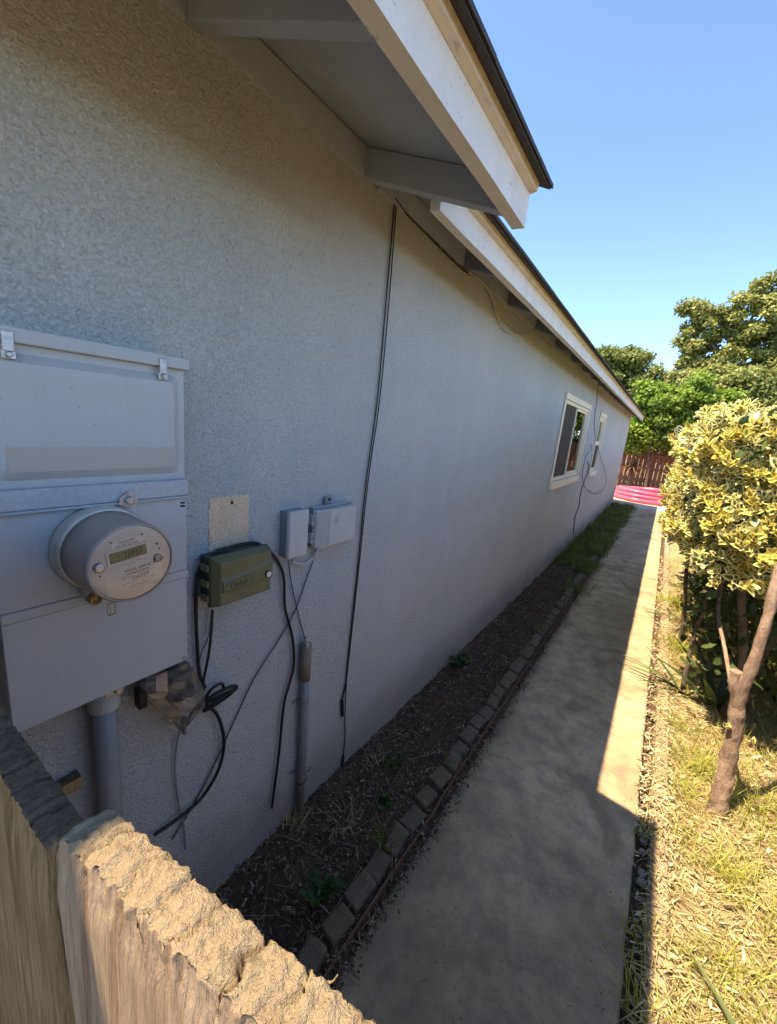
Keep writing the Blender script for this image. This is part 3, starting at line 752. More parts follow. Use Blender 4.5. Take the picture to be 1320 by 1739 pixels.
# barrel lock and seal under the ring
b = MB(); b.box(FX+.008, FX+.036, .322, .362, 1.326, 1.352)
b.build('lock_lug', M_ring, mtr, bevel=.006)
b = MB(); b.lathe([(FX+.030, .0125), (FX+.050, .0125), (FX+.052, .011), (FX+.052, .0075), (FX+.044, .0075), (FX+.044, .0005)], 28, (0, .335, 1.334), ends=False); b.build('barrel_lock', M_brass, mtr)
b = MB(); b.tube(smooth_path([(FX+.03, .360, 1.343), (FX+.046, .362, 1.337), (FX+.048, .359, 1.325), (FX+.047, .358, 1.316)], 4), .0009, 6)
b.tube(smooth_path([(FX+.03, .363, 1.343), (FX+.044, .367, 1.335), (FX+.046, .367, 1.325), (FX+.047, .366, 1.316)], 4), .0009, 6); b.build('seal_wire', M_steel, mtr)
b = MB(); b.box(FX+.044, FX+.050, .3545, .3695, 1.290, 1.317); b.build('seal_tag', M_lens, mtr, bevel=.002)
b = MB(); b.box(FX+.046, FX+.048, .3595, .3645, 1.291, 1.3165); b.build('seal_core', M_boxlight, mtr)

# ================================================================== CONDUITS
c1 = empty('service_conduit', (.04, .378, 0), 'thick grey conduit rising to the electrical panel', 'conduit')
MB().tube([(.040, .380, -.05), (.040, .379, .5), (.040, .379, 1.07)], .0275, 24).build('pipe', M_pvc, c1)
MB().lathe([(1.000, .0278), (1.000, .034), (1.040, .034), (1.044, .031), (1.0705, .031)], 24, (.040, .379, 0), 'Z', smooth=False).build('coupling', M_boxgrey, c1)
b = MB(); b.box(.066, .071, .372, .412, 1.035, 1.066); b.lathe([(.0712, .010), (.079, .010), (.080, .006)], 16, (0, .398, 1.052)); b.build('clamp_ear', M_steel, c1, bevel=.0015, seg=1)
c2 = empty('cable_conduit', (.024, 1.10, 0), 'slim grey cable conduit standing against the stucco wall', 'conduit')
MB().tube([(.026, 1.112, -.06), (.026, 1.104, .35), (.026, 1.093, .715)], .0190, 20).build('pipe', M_pvc, c2)
MB().lathe([(.70, .0195), (.70, .0225), (.855, .0225), (.860, .019), (.860, .013)], 20, (.026, 1.091, 0), 'Z').build('sleeve', M_pvcdirty, c2)
b = MB(); b.lathe([(.8605, .012), (.880, .011), (.884, .007)], 12, (.026, 1.088, 0), 'Z', smooth=False); b.box(.030, .046, 1.070, 1.082, .852, .872); b.build('bushing', M_steel, c2)
for z, yy in ((.60, 1.095), (.245, 1.107)):
    s = MB(); pts = [(.026+.0205*math.cos(a), yy+.0205*math.sin(a), z) for a in np.linspace(-math.pi/2, math.pi/2, 12)]
    pts = [(.002, yy-.045, z), (.004, yy-.022, z)]+pts+[(.004, yy+.022, z), (.002, yy+.03, z)]
    V = [(p[0], p[1], p[2]+dz) for p in pts for dz in (-.009, .009)]
    s.add(V, [(2*k, 2*k+2, 2*k+3, 2*k+1) for k in range(len(pts)-1)]); s.lathe([(.003, .0045), (.007, .004)], 8, (0, yy-.036, z)); s.build('strap', M_pvc, c2)
s = MB(); s.tube([(.026+.021*math.cos(a), 1.109+.021*math.sin(a), .20+.01*math.sin(a)) for a in np.linspace(-1.9, 1.9, 14)]+[(.03, 1.150, .215), (.034, 1.158, .232)], .0018, 6); s.build('cable_tie', M_black, c2)

# ================================================================== IRRIGATION TIMER
tm = empty('irrigation_timer', (0, .74, 1.178), 'dark green plastic irrigation timer box with embossed oval logo and round lock', 'timer box')
MB().box(.001, .056, .652, .846, 1.184, 1.322).build('back_case', M_greendk, tm, bevel=.006)
MB().box(.052, .060, .644, .850, 1.177, 1.329).build('rim', M_greendk, tm, bevel=.0035)
d = MB()
def loop(y0, y1, z0, z1, x): return [(x, y0, z0), (x, y1, z0), (x, y1, z1), (x, y0, z1)]
R = [loop(.645, .849, 1.178, 1.328, .0602), loop(.646, .848, 1.179, 1.327, .068), loop(.664, .842, 1.184, 1.316, .088), ]
d.add([p for r in R for p in r], [(i*4+k, i*4+(k+1) % 4, (i+1)*4+(k+1) % 4, (i+1)*4+k) for i in range(2) for k in range(4)]+[(8, 9, 10, 11)])
door = d.build('door', M_green, tm, bevel=.004)
MB().add([(.0875, .667, 1.224), (.0875, .838, 1.224), (.0875, .838, 1.288), (.0875, .667, 1.262), (.0925, .669, 1.225), (.0925, .846, 1.225), (.0925, .846, 1.278), (.0925, .669, 1.256)],
         [(4,5,6,7), (0,1,5,4), (1,2,6,5), (2,3,7,6), (3,0,4,7)]).build('raised_band', M_green, door, bevel=.0015, seg=1)
text('Orbit', .026, 0, 0, .0930, M_greendk, door, pos=(.722, 1.241), tilt=.06, depth=.0006, squash=1.05)
b = MB(); b.tube([(.0928, .722+.052*math.cos(a), 1.241+.0165*math.sin(a)+.0035*math.cos(a)) for a in np.linspace(0, 2*math.pi, 40)], .0009, 6, cap=False); b.build('oval', M_greendk, door)
b = MB(); b.lathe([(.0925, .0115), (.0955, .0115), (.0965, .0105)], 24, (0, .827, 1.243)); b.build('lock_collar', M_black, door)
lk = MB().lathe([(.0966, .0095), (.0985, .0090), (.099, .008)], 24, (0, .827, 1.243)).build('lock', M_white, door)
MB().lathe([(.0991, .0025), (.0993, .0025)], 8, (0, .827, 1.243)).build('keyhole', M_greycab2, door)
for z in (1.205, 1.250, 1.297):
    MB().box(.030, .064, .636, .6435, z-.010, z+.010).build('hinge', M_green, tm, bevel=.002, seg=1)
MB().box(.010, .035, .70, .735, 1.3225, 1.332).build('mount_tab', M_greendk, tm, bevel=.003)

# ================================================================== GREY BOXES
g1 = empty('utility_box', (0, .992, 1.247), 'smooth upright grey plastic box beside the hinged junction box', 'utility box')
MB().box(.001, .030, .950, 1.038, 1.250, 1.414).build('base', M_boxdark, g1, bevel=.004)
MB().box(.0305, .052, .948, 1.040, 1.247, 1.417).build('cover', M_boxlight, g1, bevel=.009, seg=3)
MB().box(.0525, .0531, .989, .991, 1.247, 1.256).build('notch', M_boxdark, g1)
g2 = empty('junction_box', (0, 1.19, 1.265), 'wide grey plastic junction box with hinged lid and chamfered side', 'junction box')
MB().box(.001, .028, 1.082, 1.306, 1.258, 1.408).build('base', M_boxdark, g2, bevel=.004)
b = MB(); V = []
for z in (1.262, 1.404): V += [(.0285, 1.080, z), (.0285, 1.302, z), (.060, 1.296, z), (.062, 1.142, z), (.046, 1.084, z)]
b.add(V, [(4,3,2,1,0), (5,6,7,8,9)]+[(k, (k+1) % 5, 5+(k+1) % 5, 5+k) for k in range(5)], 0)
lid = b.build('lid', M_boxlight, g2, bevel=.003)
V = [(.0472, 1.086, 1.266), (.0624, 1.141, 1.266), (.0624, 1.141, 1.400), (.0472, 1.086, 1.400)]
MB().add(V, [(0, 1, 2, 3)]).build('side_chamfer', M_boxgrey, g2)  # darker grey sheet over the slanted side, its shade put into the colour
MB().box(.020, .031, 1.077, 1.306, 1.4085, 1.414).build('lid_flange', M_boxgrey, g2, bevel=.002, seg=1)
for z in (1.300, 1.370):
    q = MB(); q.box(.012, .044, 1.064, 1.0665, z-.018, z+.018); q.box(.018, .038, 1.0667, 1.0795, z-.017, z-.012); q.box(.018, .038, 1.0667, 1.0795, z+.012, z+.017)
    q.box(.016, .040, 1.0625, 1.0639, z-.012, z-.006); q.build('hinge', M_boxlight, g2)
q = MB(); q.box(.006, .016, 1.158, 1.196, 1.4145, 1.444); q.build('mounting_lug', M_boxdark, g2, bevel=.002, seg=1)
MB().box(.0162, .0168, 1.172, 1.184, 1.426, 1.437).build('lug_hole', M_hole, g2)
for k, (w_, z_) in enumerate(((.030, 1.372), (.022, 1.364), (.028, 1.357), (.024, 1.350))):
    MB().box(.0618, .0622, 1.165, 1.165+w_, z_-.0012, z_+.0012).build('print', M_boxdark, lid)
MB().box(.020, .044, 1.10, 1.165, 1.250, 1.2575).build('gland_plate', M_whitecab, g2, bevel=.002, seg=1)

# ================================================================== CABLES
CAB = {
 'loop': (0.014, [(0.662, 0.886), (0.643, 0.953), (0.634, 1.132), (0.636, 1.242), (0.649, 1.289), (0.678, 1.32), (0.743, 1.33), (0.818, 1.327), (0.877, 1.299), (0.93, 1.245), (0.966, 1.17), (0.978, 1.052), (1.006, 0.966), (1.029, 0.883), (1.039, 0.781), (1.021, 0.712), (0.996, 0.621), (0.983, 0.412), (0.967, 0.254), (0.959, 0.168)]),
 'cord': (0.02, [(0.683, 1.143), (0.677, 1.05), (0.666, 0.975), (0.652, 0.91), (0.654, 0.878)]),
 'cordthin': (0.02, [(0.679, 1.145), (0.67, 1.063), (0.647, 1.018), (0.639, 0.978)]),
 'tail': (0.02, [(0.654, 0.851), (0.666, 0.823), (0.699, 0.773), (0.722, 0.696), (0.727, 0.623), (0.706, 0.545), (0.652, 0.488), (0.582, 0.473), (0.495, 0.479)]),
 'diag': (0.008, [(1.14, 1.243), (1.086, 1.123), (1.033, 1.007), (0.952, 0.913), (0.855, 0.816), (0.78, 0.699), (0.709, 0.582), (0.639, 0.484), (0.555, 0.396)]),
 'drop': (0.012, [(0.987, 1.227), (1.003, 1.148), (1.047, 1.003), (1.091, 0.879)]),
 'white': (0.014, [(1.002, 1.224), (1.038, 1.204), (1.08, 1.198), (1.12, 1.22), (1.133, 1.25)]),
 'tallA': (0.008, [(1.443, 2.57), (1.445, 2.19), (1.445, 1.826), (1.417, 1.478), (1.408, 1.048), (1.397, 0.759), (1.394, 0.496)]),
 'tallB': (0.008, [(1.456, 2.568), (1.465, 2.196), (1.462, 1.827), (1.43, 1.477), (1.417, 1.045), (1.406, 0.755), (1.397, 0.504)]),
 'tailA': (0.01, [(1.391, 0.499), (1.373, 0.429), (1.387, 0.339)]),
 'tailB': (0.008, [(1.398, 0.494), (1.409, 0.324), (1.426, 0.177), (1.421, 0.023)]),
 'eave1': (0.012, [(1.438, 2.567), (1.522, 2.55), (1.666, 2.544), (1.864, 2.533), (2.094, 2.527), (2.219, 2.544)]),
 'sagA': (0.012, [(2.122, 2.53), (2.321, 2.54), (2.473, 2.507), (2.567, 2.451), (2.767, 2.394), (2.994, 2.414), (3.218, 2.47), (3.456, 2.555)]),
 'sagB': (0.012, [(2.393, 2.541), (2.529, 2.49), (2.696, 2.449), (2.886, 2.447), (2.997, 2.434), (3.101, 2.444)]),
 'run1': (0.014, [(3.449, 2.554), (3.74, 2.508), (4.357, 2.534), (5.363, 2.539), (6.837, 2.549), (9.184, 2.52)]),
 'run2': (0.02, [(3.425, 2.556), (3.795, 2.537), (4.365, 2.551), (5.238, 2.553), (6.668, 2.552)]),
 'farv': (0.012, [(6.871, 2.536), (7.029, 2.342), (7.164, 2.073), (7.625, 1.785), (7.784, 1.719)]),
 'farloop': (0.015, [(7.912, 1.661), (8.673, 1.445), (9.738, 1.152), (10.373, 0.883), (10.034, 0.724), (8.976, 0.742), (8.1, 0.865), (7.458, 0.99), (6.982, 1.166), (6.851, 1.373), (7.013, 1.549), (7.347, 1.602), (7.113, 1.694)]),
 'fartail': (0.012, [(7.312, 1.414), (7.574, 1.299), (7.354, 1.047), (7.271, 0.878), (7.372, 0.689), (7.192, 0.513), (7.279, 0.33), (7.381, 0.18)]),
 'ground': (0.012, [(0.586, 0.788), (0.571, 0.732), (0.565, 0.648), (0.574, 0.531), (0.59, 0.42), (0.595, 0.32)]),
}
def wallpts(k, dx=0.0):
    X, P = CAB[k]; return [(X+dx, y, z) for y, z in P]
def cable(name, label, runs, mat, cat='cable', group=None):
    b = MB()
    for pts, r, n in runs: b.tube(smooth_path(pts, 6), r, n)
    return b.build(name, mat, label=label, cat=cat, group=group)
loopts = wallpts('loop')
for i in (5, 6, 7): loopts[i] = (0.030, loopts[i][1], loopts[i][2]+.004)
cable('power_cable', 'thick black cable arching over the green timer box', [(loopts, .0052, 10)], M_black)
cable('power_lead', 'short black cord hanging from the bottom of the green timer box', [(wallpts('cord'), .0042, 8)], M_black)
cable('timer_wire', 'thin dark wire hanging beside the timer cord', [(wallpts('cordthin'), .0020, 6)], M_greycab)
coil = []
for a in np.linspace(0, 2*math.pi*3.6, 90):
    tt = a/(2*math.pi*3.6)
    coil.append((.030+.018*math.sin(a*1.0+.5)*(.6+.4*tt), .708+.054*math.cos(a), .836+.020*math.sin(a+.35)+.016*math.sin(a*.5)))
b = MB(); b.tube(coil, .0046, 8)
b.tube(smooth_path([(.03, .655, .865), (.04, .672, .892), (.035, .705, .888), (.03, .718, .862)], 6), .0046, 8)
b.build('coiled_cord', M_black, label='coil of black cord bunched beside the clear plastic cover', cat='cable')
cable('cable_tail', 'black cable curving down behind the fence from the coil', [(wallpts('tail'), .0056, 10)], M_black)
cable('phone_wire', 'thin grey wire running diagonally down from the junction box', [(wallpts('diag'), .0026, 6)], M_greycab)
cable('conduit_wire', 'thin grey wire dropping from the upright grey box into the conduit', [(wallpts('drop'), .0026, 6)], M_greycab)
cable('link_wire', 'short white wire looping under the two grey boxes', [(wallpts('white'), .0026, 6), ([(x, y+.004, z-.008) for x, y, z in wallpts('white')], .0018, 6)], M_whitecab)
cable('coax_cable', 'long twin black cable hanging down the wall from the eave', [(wallpts('tallA'), .0030, 7), (wallpts('tallB'), .0026, 7), (wallpts('tailA'), .0040, 8), (wallpts('tailB'), .0026, 6), ([(.010, 1.373, .43), (.010, 1.387, .335)], .0075, 8), ([(.010, 1.392, .51), (.010, 1.390, .47)], .006, 8), ([(.009, 1.424, .08), (.010, 1.420, .02)], .0065, 8)], M_black)
cable('eave_cable', 'black cable pinned along the top of the wall below the step in the eaves', [(wallpts('eave1'), .0042, 7)], M_black)
cable('sagging_wire', 'pair of pale wires sagging in a loop below the eave', [(wallpts('sagA', .01), .0042, 7), (wallpts('sagB', .014), .0036, 7)], M_greycab2)
cable('eave_wire', 'pale wires strung along the far eave towards the windows', [(wallpts('run1', .01), .0048, 7), (wallpts('run2', .01), .0042, 7)], M_greycab2)
cable('window_wire', 'dark wire hanging from the eave between the two windows', [(wallpts('farv'), .0045, 7)], M_greycab)
cable('looped_wire', 'wire hanging in a wide loop below the narrow window', [(wallpts('farloop', .02), .0045, 7)], M_greycab)
cable('wall_wire', 'dark wire wandering down the wall into the grass near the windows', [(wallpts('fartail'), .0065, 7)], M_black)
cable('earth_wire', 'thin mauve wire hanging down from the clear plastic cover', [(wallpts('ground'), .0034, 8)], M_groundcab)

# clear plastic bag wrapped round a plug, hung under the panel
bag = empty('plastic_wrapped_plug', (.05, .52, .84), 'plug wrapped in a crumpled clear plastic bag under the panel', 'plug')
hull = [(.004, .425, 1.050), (.100, .440, 1.052), (.004, .565, 1.060), (.100, .560, 1.058), (.012, .628, .930), (.090, .612, .945), (.030, .630, .880), (.070, .622, .872), (.012, .480, .960), (.085, .500, .935), (.055, .470, .985),
        (.045, .575, .815), (.058, .568, .812), (.100, .545, .985), (.095, .590, .905), (.02, .520, .89)]
bm = bmesh.new()
for p in hull: bm.verts.new(p)
bmesh.ops.convex_hull(bm, input=bm.verts)
bmesh.ops.triangulate(bm, faces=bm.faces)
bmesh.ops.subdivide_edges(bm, edges=bm.edges, cuts=3, use_grid_fill=True)
for v in bm.verts:
    n3 = noise.noise_vector(v.co*22); v.co += Vector(n3)*.006 + Vector(noise.noise_vector(v.co*60))*.003
me = bpy.data.meshes.new('bag'); bm.to_mesh(me); bm.free(); me.materials.append(M_bag)
for p in me.polygons: p.use_smooth = False
link('bag', me, bag)
MB().box(.030, .070, .530, .595, .925, 1.010).build('adapter', M_greycab, bag, bevel=.004)
b = MB(); b.box(.074, .0755, .485, .515, .975, 1.045); b.build('tag', M_paper, bag)
MB().tube([(.05, .572, .85), (.05, .571, .825), (.05, .575, .80)], [.010, .006, .008], 8).build('tie', M_groundcab, bag)
MB().box(.03, .06, .45, .47, .955, 1.055).build('prong_block', M_black, bag, bevel=.003)

# stub of a fence rail fixed to the wall beside the thick conduit
MB().box(.002, .034, .255, .325, .800, .832).build('rail_stub', M_woodA, label='short orange-brown wooden stub on the wall behind the conduit', cat='wood block', bevel=.003)

# ================================================================== FOREGROUND FENCE (camera looks over it)
fence = empty('picket_fence', (0.6, 0.05, 0), 'weathered wooden picket fence with crumbling tops in the foreground', 'fence')
def picket_detailed(x0, x1, y0, y1, ztop, mat, seed, rough_top=1.0, lean=0.0, corner=0.0, skew=0.0):
    """closed board, finely gridded near the top and eroded"""
    zlow = ztop-0.24; nx = int((x1-x0)/0.0011); ny = max(8, int((y1-y0)/0.0012)); nzs = int((ztop-zlow)/0.0017)
    xs = np.linspace(x0, x1, nx+1); ys_ = np.linspace(y0, y1, ny+1); zz = np.linspace(zlow, ztop, nzs+1)
    V = []; F = []; idx = {}
    def vid(i, j, k):
        key = (i, j, k)
        if key not in idx: idx[key] = len(V); V.append((xs[i], ys_[j], zz[k]))
        return idx[key]
    for i in range(nx):
        for j in range(ny): F.append((vid(i, j, nzs), vid(i+1, j, nzs), vid(i+1, j+1, nzs), vid(i, j+1, nzs)))
        for k in range(nzs):
            F.append((vid(i, 0, k), vid(i+1, 0, k), vid(i+1, 0, k+1), vid(i, 0, k+1)))
            F.append((vid(i+1, ny, k), vid(i, ny, k), vid(i, ny, k+1), vid(i+1, ny, k+1)))
    for j in range(ny):
        for k in range(nzs):
            F.append((vid(0, j+1, k), vid(0, j, k), vid(0, j, k+1), vid(0, j+1, k+1)))
            F.append((vid(nx, j, k), vid(nx, j+1, k), vid(nx, j+1, k+1), vid(nx, j, k+1)))
    out = []
    cx = [(x0+(x1-x0)*u, random.Random(seed*31+q).uniform(.4, 1.0)) for q, u in enumerate([.12, .27, .38, .47, .61, .74, .88])]
    for (x, y, z) in V:
        p = Vector((x, y, z)); top = max(0.0, 1-(ztop-z)/0.030)
        w = top*top*(3-2*top)
        ybump = (y-(y0+y1)/2)/((y1-y0)/2); xb = min(x-x0, x1-x)
        lump = noise.fractal(Vector((x*300, y*300, z*60+seed)), .9, 2.1, 4)          # crumbs
        wx = x+.0016*noise.noise(Vector((y*110, x*40, seed)))
        fib = noise.noise(Vector((wx*330, y*22, seed+2)))+.6*noise.noise(Vector((wx*150, y*14, seed+6)))   # fibre bundles across the end
        big = noise.noise(Vector((x*30, y*25, seed)))
        back = .5+.5*ybump
        dz = -w*rough_top*(0.0018*(ybump**2) + 0.0013*lump + (.0012+.0012*back)*fib + 0.0015*big)
        for c, dep in cx:                                            # splits across the end grain
            cc = c+0.006*noise.noise(Vector((y*130, z*60, seed+c*99)))+.12*(y-y0); dx = abs(x-cc)
            if dx < .0011: dz -= w*rough_top*dep*(.014 if abs(c-x0-(x1-x0)*.61) < .002 else .007)*(1-dx/.0011)
        dz -= corner*max(0, 1-xb/.006)**2*.006*w + w*.004*max(0, 1-xb/.003)
        gr = noise.noise(Vector((x*330+seed, y*40, z*9)))+.6*noise.noise(Vector((x*120, seed, z*5)))
        s = -1 if y < (y0+y1)/2 else 1; fy = abs(ybump)**6
        dy = s*fy*(0.0007*gr + w*.0018*lump*rough_top) - s*fy*w*.002
        dxx = .0010*noise.noise(Vector((y*90, z*25, seed)))*(1 if x > (x0+x1)/2 else -1)*max(0, 1-xb/.004)
        out.append((x+dxx+lean*(ztop-z), y+dy+skew*(x-x0), z+dz))
    # plain lower length
    b0 = len(out); zb = -0.08
    out += [(x0+lean*(ztop-zb), y0, zb), (x1+lean*(ztop-zb), y0, zb), (x1+lean*(ztop-zb), y1, zb), (x0+lean*(ztop-zb), y1, zb)]
    q = [vid(0, 0, 0), vid(nx, 0, 0), vid(nx, ny, 0), vid(0, ny, 0)]
    for a in range(4): F.append((b0+a, b0+(a+1) % 4, q[(a+1) % 4], q[a]))
    me = bpy.data.meshes.new('picket'); me.from_pydata(out, [], F); me.materials.append(mat)
    me.polygons.foreach_set('use_smooth', [True]*len(F)); me.update()
    return link('picket', me, fence)
picket_detailed(.738, .8793, .0396, .0576, 1.569, M_woodA, 3, .55, .10)
pb = picket_detailed(.8825, 1.0300, .0425, .0645, 1.5765, M_woodB, 8, 1.0, .10, 1.0, .125); pb['label'] = 'pale sunlit picket with a crumbling splintered top'
picket_detailed(1.0350, 1.170, .0605, .0815, 1.571, M_woodB, 15, 1.0, .10, 1.0, .05)
pm = None
for k in range(5):
    x1 = .734-.141*k
    q = MB(); q.box(-.0685, .0685, -.009, .009, -.08, 1.560)
    o = link('picket', pm or q.mesh('picket', M_woodA, .002, 1), fence, loc=(0, 0, 0)); pm = o.data
    o.location = Vector((x1-.0685, .0425, 0.0))-fence.location
for k in range(7):
    o = link('picket', pm, fence, loc=Vector((1.245+.141*k, .070+.002*k, 0.0))-fence.location)
for z in (.35, 1.25): MB().box(.02, 2.2, .098, .136, z-.045, z+.045).build('rail', M_woodA, fence, bevel=.003, seg=1)
b = MB(); b.tube(smooth_path([(.988, .072, 1.570), (.993, .0785, 1.567), (.998, .0815, 1.567), (.9995, .083, 1.570)], 5), [.0006]*5+[.00045]*6+[.0003]*4+[.0002], 5); b.build('splinter', M_woodB, fence)

# ================================================================== BED EDGING
edging = empty('brick_edging', (0.43, 0, 0), 'row of small weathered edging bricks between bed and path', 'edging')
bms = []
for k in range(3):
    q = MB(); q.box(-.046, .040, -.066, .066, -.06, .040); me = q.mesh('brick', M_brick, .010, 2)
    for v in me.vertices:
        n3 = Vector(noise.noise_vector(v.co*30+Vector((k*7, 0, 0)))); v.co += n3*.0035
        if v.co.z > .02 and v.co.x > 0: v.co.z -= .008
    bms.append(me)
y = -0.4; k = 0
while y < 8.6:
    o = link('brick', random.choice(bms), edging, loc=(random.uniform(-.006, .008)+.012*nz2(1, y, 1.2, 4), y, random.uniform(-.028, -.008)-(.015 if random.random() < .12 else 0)))
    o.rotation_euler = (random.uniform(-.10, .10), random.uniform(-.06, .16), random.uniform(-.14, .14)); o.scale = (random.uniform(.78, .98), random.uniform(.82, .98), 1)
    y += random.uniform(.122, .138); k += 1
b = MB(); ys = np.linspace(-.5, 8.8, 240)
for a, c in zip(ys[:-1], ys[1:]):
    def e(y): 
        x = .486+.010*nz2(2, y, 1.6, 3)+.003*nz2(2, y, 9, 3); z = .012+.012*nz2(4, y, 2.5, 6); return x, z
    (xa, za), (xc, zc) = e(a), e(c)
    b.quad((xa, a, -.05), (xc, c, -.05), (xc, c, zc), (xa, a, za)); b.quad((xa+.005, a, -.05), (xa+.005, a, za), (xc+.005, c, zc), (xc+.005, c, -.05)); b.quad((xa, a, za), (xc, c, zc), (xc+.005, c, zc), (xa+.005, a, za))
b.build('edging_strip', M_rust, edging)

# ================================================================== LITTER, MULCH, GRASS (stuff)
chip_v = [(-.5,-.5,-.5),(.5,-.35,-.3),(.5,.4,-.3),(-.5,.5,-.5),(-.45,-.4,.5),(.5,-.3,.35),(.45,.35,.4),(-.5,.4,.5)]
chip_v = [(a, b_, c*.35) for a, b_, c in chip_v]
chip_f = [(0,3,2,1),(4,5,6,7),(0,1,5,4),(1,2,6,5),(2,3,7,6),(3,0,4,7)]
blade_v = []; segs = 4
for i in range(segs+1):
    u = i/segs; w_ = .5*(1-u**1.6)+.02; h = .0
    blade_v += [(u, -w_, -.38*u*u), (u, w_, -.38*u*u)]
blade_f = [(2*i, 2*i+2, 2*i+3, 2*i+1) for i in range(segs)]
leaf_v = [(0,0,0),(.25,-.26,.03),(.25,0,-.03),(.25,.26,.03),(.6,-.28,.05),(.6,0,0),(.6,.28,.05),(1,0,.06)]
leaf_f = [(0,1,2),(0,2,3),(1,4,5,2),(2,5,6,3),(4,7,5),(5,7,6)]
twig_v = []
for i in range(4):
    u = i/3; off = .04*math.sin(u*5)
    for a in range(3): twig_v.append((u, off+.5*math.cos(a*2.1), .5*math.sin(a*2.1)))
twig_f = [(i*3+a, i*3+(a+1) % 3, (i+1)*3+(a+1) % 3, (i+1)*3+a) for i in range(3) for a in range(3)]

def dens_y(n, y0, y1, p=0.6):                    # denser near the gate
    u = RNG.random(n); return y0+(y1-y0)*u**(1/p)
def flat_dirs(n, tilt=.25):
    a = RNG.uniform(0, 2*np.pi, n); return np.stack([np.cos(a), np.sin(a), RNG.normal(0, tilt, n)], 1)
def ups(n, s=.35): return norm(np.stack([RNG.normal(0, s, n), RNG.normal(0, s, n), np.ones(n)], 1))
def zf_arr(f, x, y): return np.array([f(a, b_) for a, b_ in zip(x, y)])

n = 9000; x = RNG.uniform(.0, .50, n); y = dens_y(n, .3, 9.5, .55); z = zf_arr(z_bed, x, y)+.004
me = scatter('bark_mulch', chip_v, chip_f, np.stack([x, y, z], 1), flat_dirs(n, .35), ups(n, .5), RNG.uniform(.008, .034, n), [M_chip], width=RNG.uniform(.004, .011, n), solid=True)
link('bark_mulch', me, kind='stuff', label='dark bark mulch covering the bed')
n = 420; x = np.clip(RNG.normal(.24, .12, n), .02, .46); y = dens_y(n, .5, 6.5, .5); z = zf_arr(z_bed, x, y)+RNG.uniform(.008, .028, n)
me = scatter('dry_twigs', twig_v, twig_f, np.stack([x, y, z], 1), flat_dirs(n, .12), ups(n), RNG.uniform(.05, .26, n), [M_twig], width=RNG.uniform(.0016, .0042, n), solid=True)
link('dry_twigs', me, kind='stuff', label='thin dry twigs and stalks lying on the mulch')
n = 900; x = np.concatenate([RNG.uniform(.02, .48, 420), RNG.uniform(.485, .56, 480)]); y = dens_y(n, .4, 9, .55); z = np.where(x > .5, .006, zf_arr(z_bed, x, y)+.008)
me = scatter('bed_straw', blade_v, blade_f, np.stack([x, y, z], 1), flat_dirs(n, .10), ups(n), RNG.uniform(.02, .09, n), [M_twig], width=RNG.uniform(.002, .007, n))
link('bed_straw', me, kind='stuff', label='bits of dry straw along the edging')
n = 1700; x = .515+np.abs(RNG.normal(0, .022, n)); y = dens_y(n, .4, 9.5, .55); z = .002+RNG.uniform(0, .004, n)
me = scatter('path_debris', chip_v, chip_f, np.stack([x, y, z], 1), flat_dirs(n, .1), ups(n, .2), RNG.uniform(.004, .015, n), [M_chip], width=RNG.uniform(.003, .008, n), solid=True)
link('path_debris', me, kind='stuff', label='crumbs of soil and bark along the path edge')
n = 420; x = RNG.uniform(.53, 1.27, n); y = dens_y(n, .6, 7, .5); z = np.full(n, .0015)
me = scatter('path_grit', chip_v, chip_f, np.stack([x, y, z], 1), flat_dirs(n, .05), ups(n, .2), RNG.uniform(.002, .007, n), [M_twig], width=RNG.uniform(.0015, .004, n), solid=True)
link('path_grit', me, kind='stuff', label='grit and crumbs lying on the path')
n = 60; x = RNG.uniform(.54, 1.26, n); y = dens_y(n, .7, 8, .6)
me = scatter('path_straw', blade_v, blade_f, np.stack([x, y, np.full(n, .004)], 1), flat_dirs(n, .02), ups(n, .1), RNG.uniform(.02, .07, n), [M_twig], width=RNG.uniform(.001, .003, n))
link('path_straw', me, kind='stuff', label='stray bits of dry stalk on the path')
# right-hand yard litter
def right_xy(n, x0=1.41, x1=2.5, y0=.5, y1=6.5, p=.55): return RNG.uniform(x0, x1, n), dens_y(n, y0, y1, p)
n = 5200; x, y = right_xy(n); z = zf_arr(z_right, x, y)+RNG.uniform(.004, .022, n)
me = scatter('dry_leaf_litter', leaf_v, leaf_f, np.stack([x, y, z], 1), flat_dirs(n, .3), ups(n, .5), RNG.uniform(.015, .060, n), [M_dryleaf], width=RNG.uniform(.008, .024, n))
link('dry_leaf_litter', me, kind='stuff', label='pale dry leaves littering the yard right of the kerb')
n = 24000; x, y = right_xy(n); z = zf_arr(z_right, x, y)+RNG.uniform(.002, .03, n)
fld = np.array([3.2*nz2(a, b_, 3.2, 21)+2.0*nz2(a, b_, 8, 5) for a, b_ in zip(x, y)])+RNG.normal(0, .55, n)+np.where(RNG.random(n) < .5, 0, math.pi)
me = scatter('straw', blade_v, blade_f, np.stack([x, y, z], 1), np.stack([np.cos(fld), np.sin(fld), RNG.normal(.05, .18, n)], 1), ups(n), RNG.uniform(.03, .17, n), [M_grassdry], width=RNG.uniform(.0018, .0045, n))
link('straw', me, kind='stuff', label='bleached straw lying across the yard right of the kerb')
n = 15000; x, y = right_xy(n, 1.42, 2.6, .6, 8); msk = np.array([nz2(a, b_, 2.6, 8) > -.04 for a, b_ in zip(x, y)]); x, y = x[msk], y[msk]; n = len(x)
A = norm(np.stack([RNG.normal(0, .5, n), RNG.normal(0, .5, n), np.ones(n)], 1))
me = scatter('green_grass', blade_v, blade_f, np.stack([x, y, zf_arr(z_right, x, y)], 1), A, rand_dirs(n, .1), RNG.uniform(.04, .17, n), [M_grasslime], width=RNG.uniform(.002, .005, n))
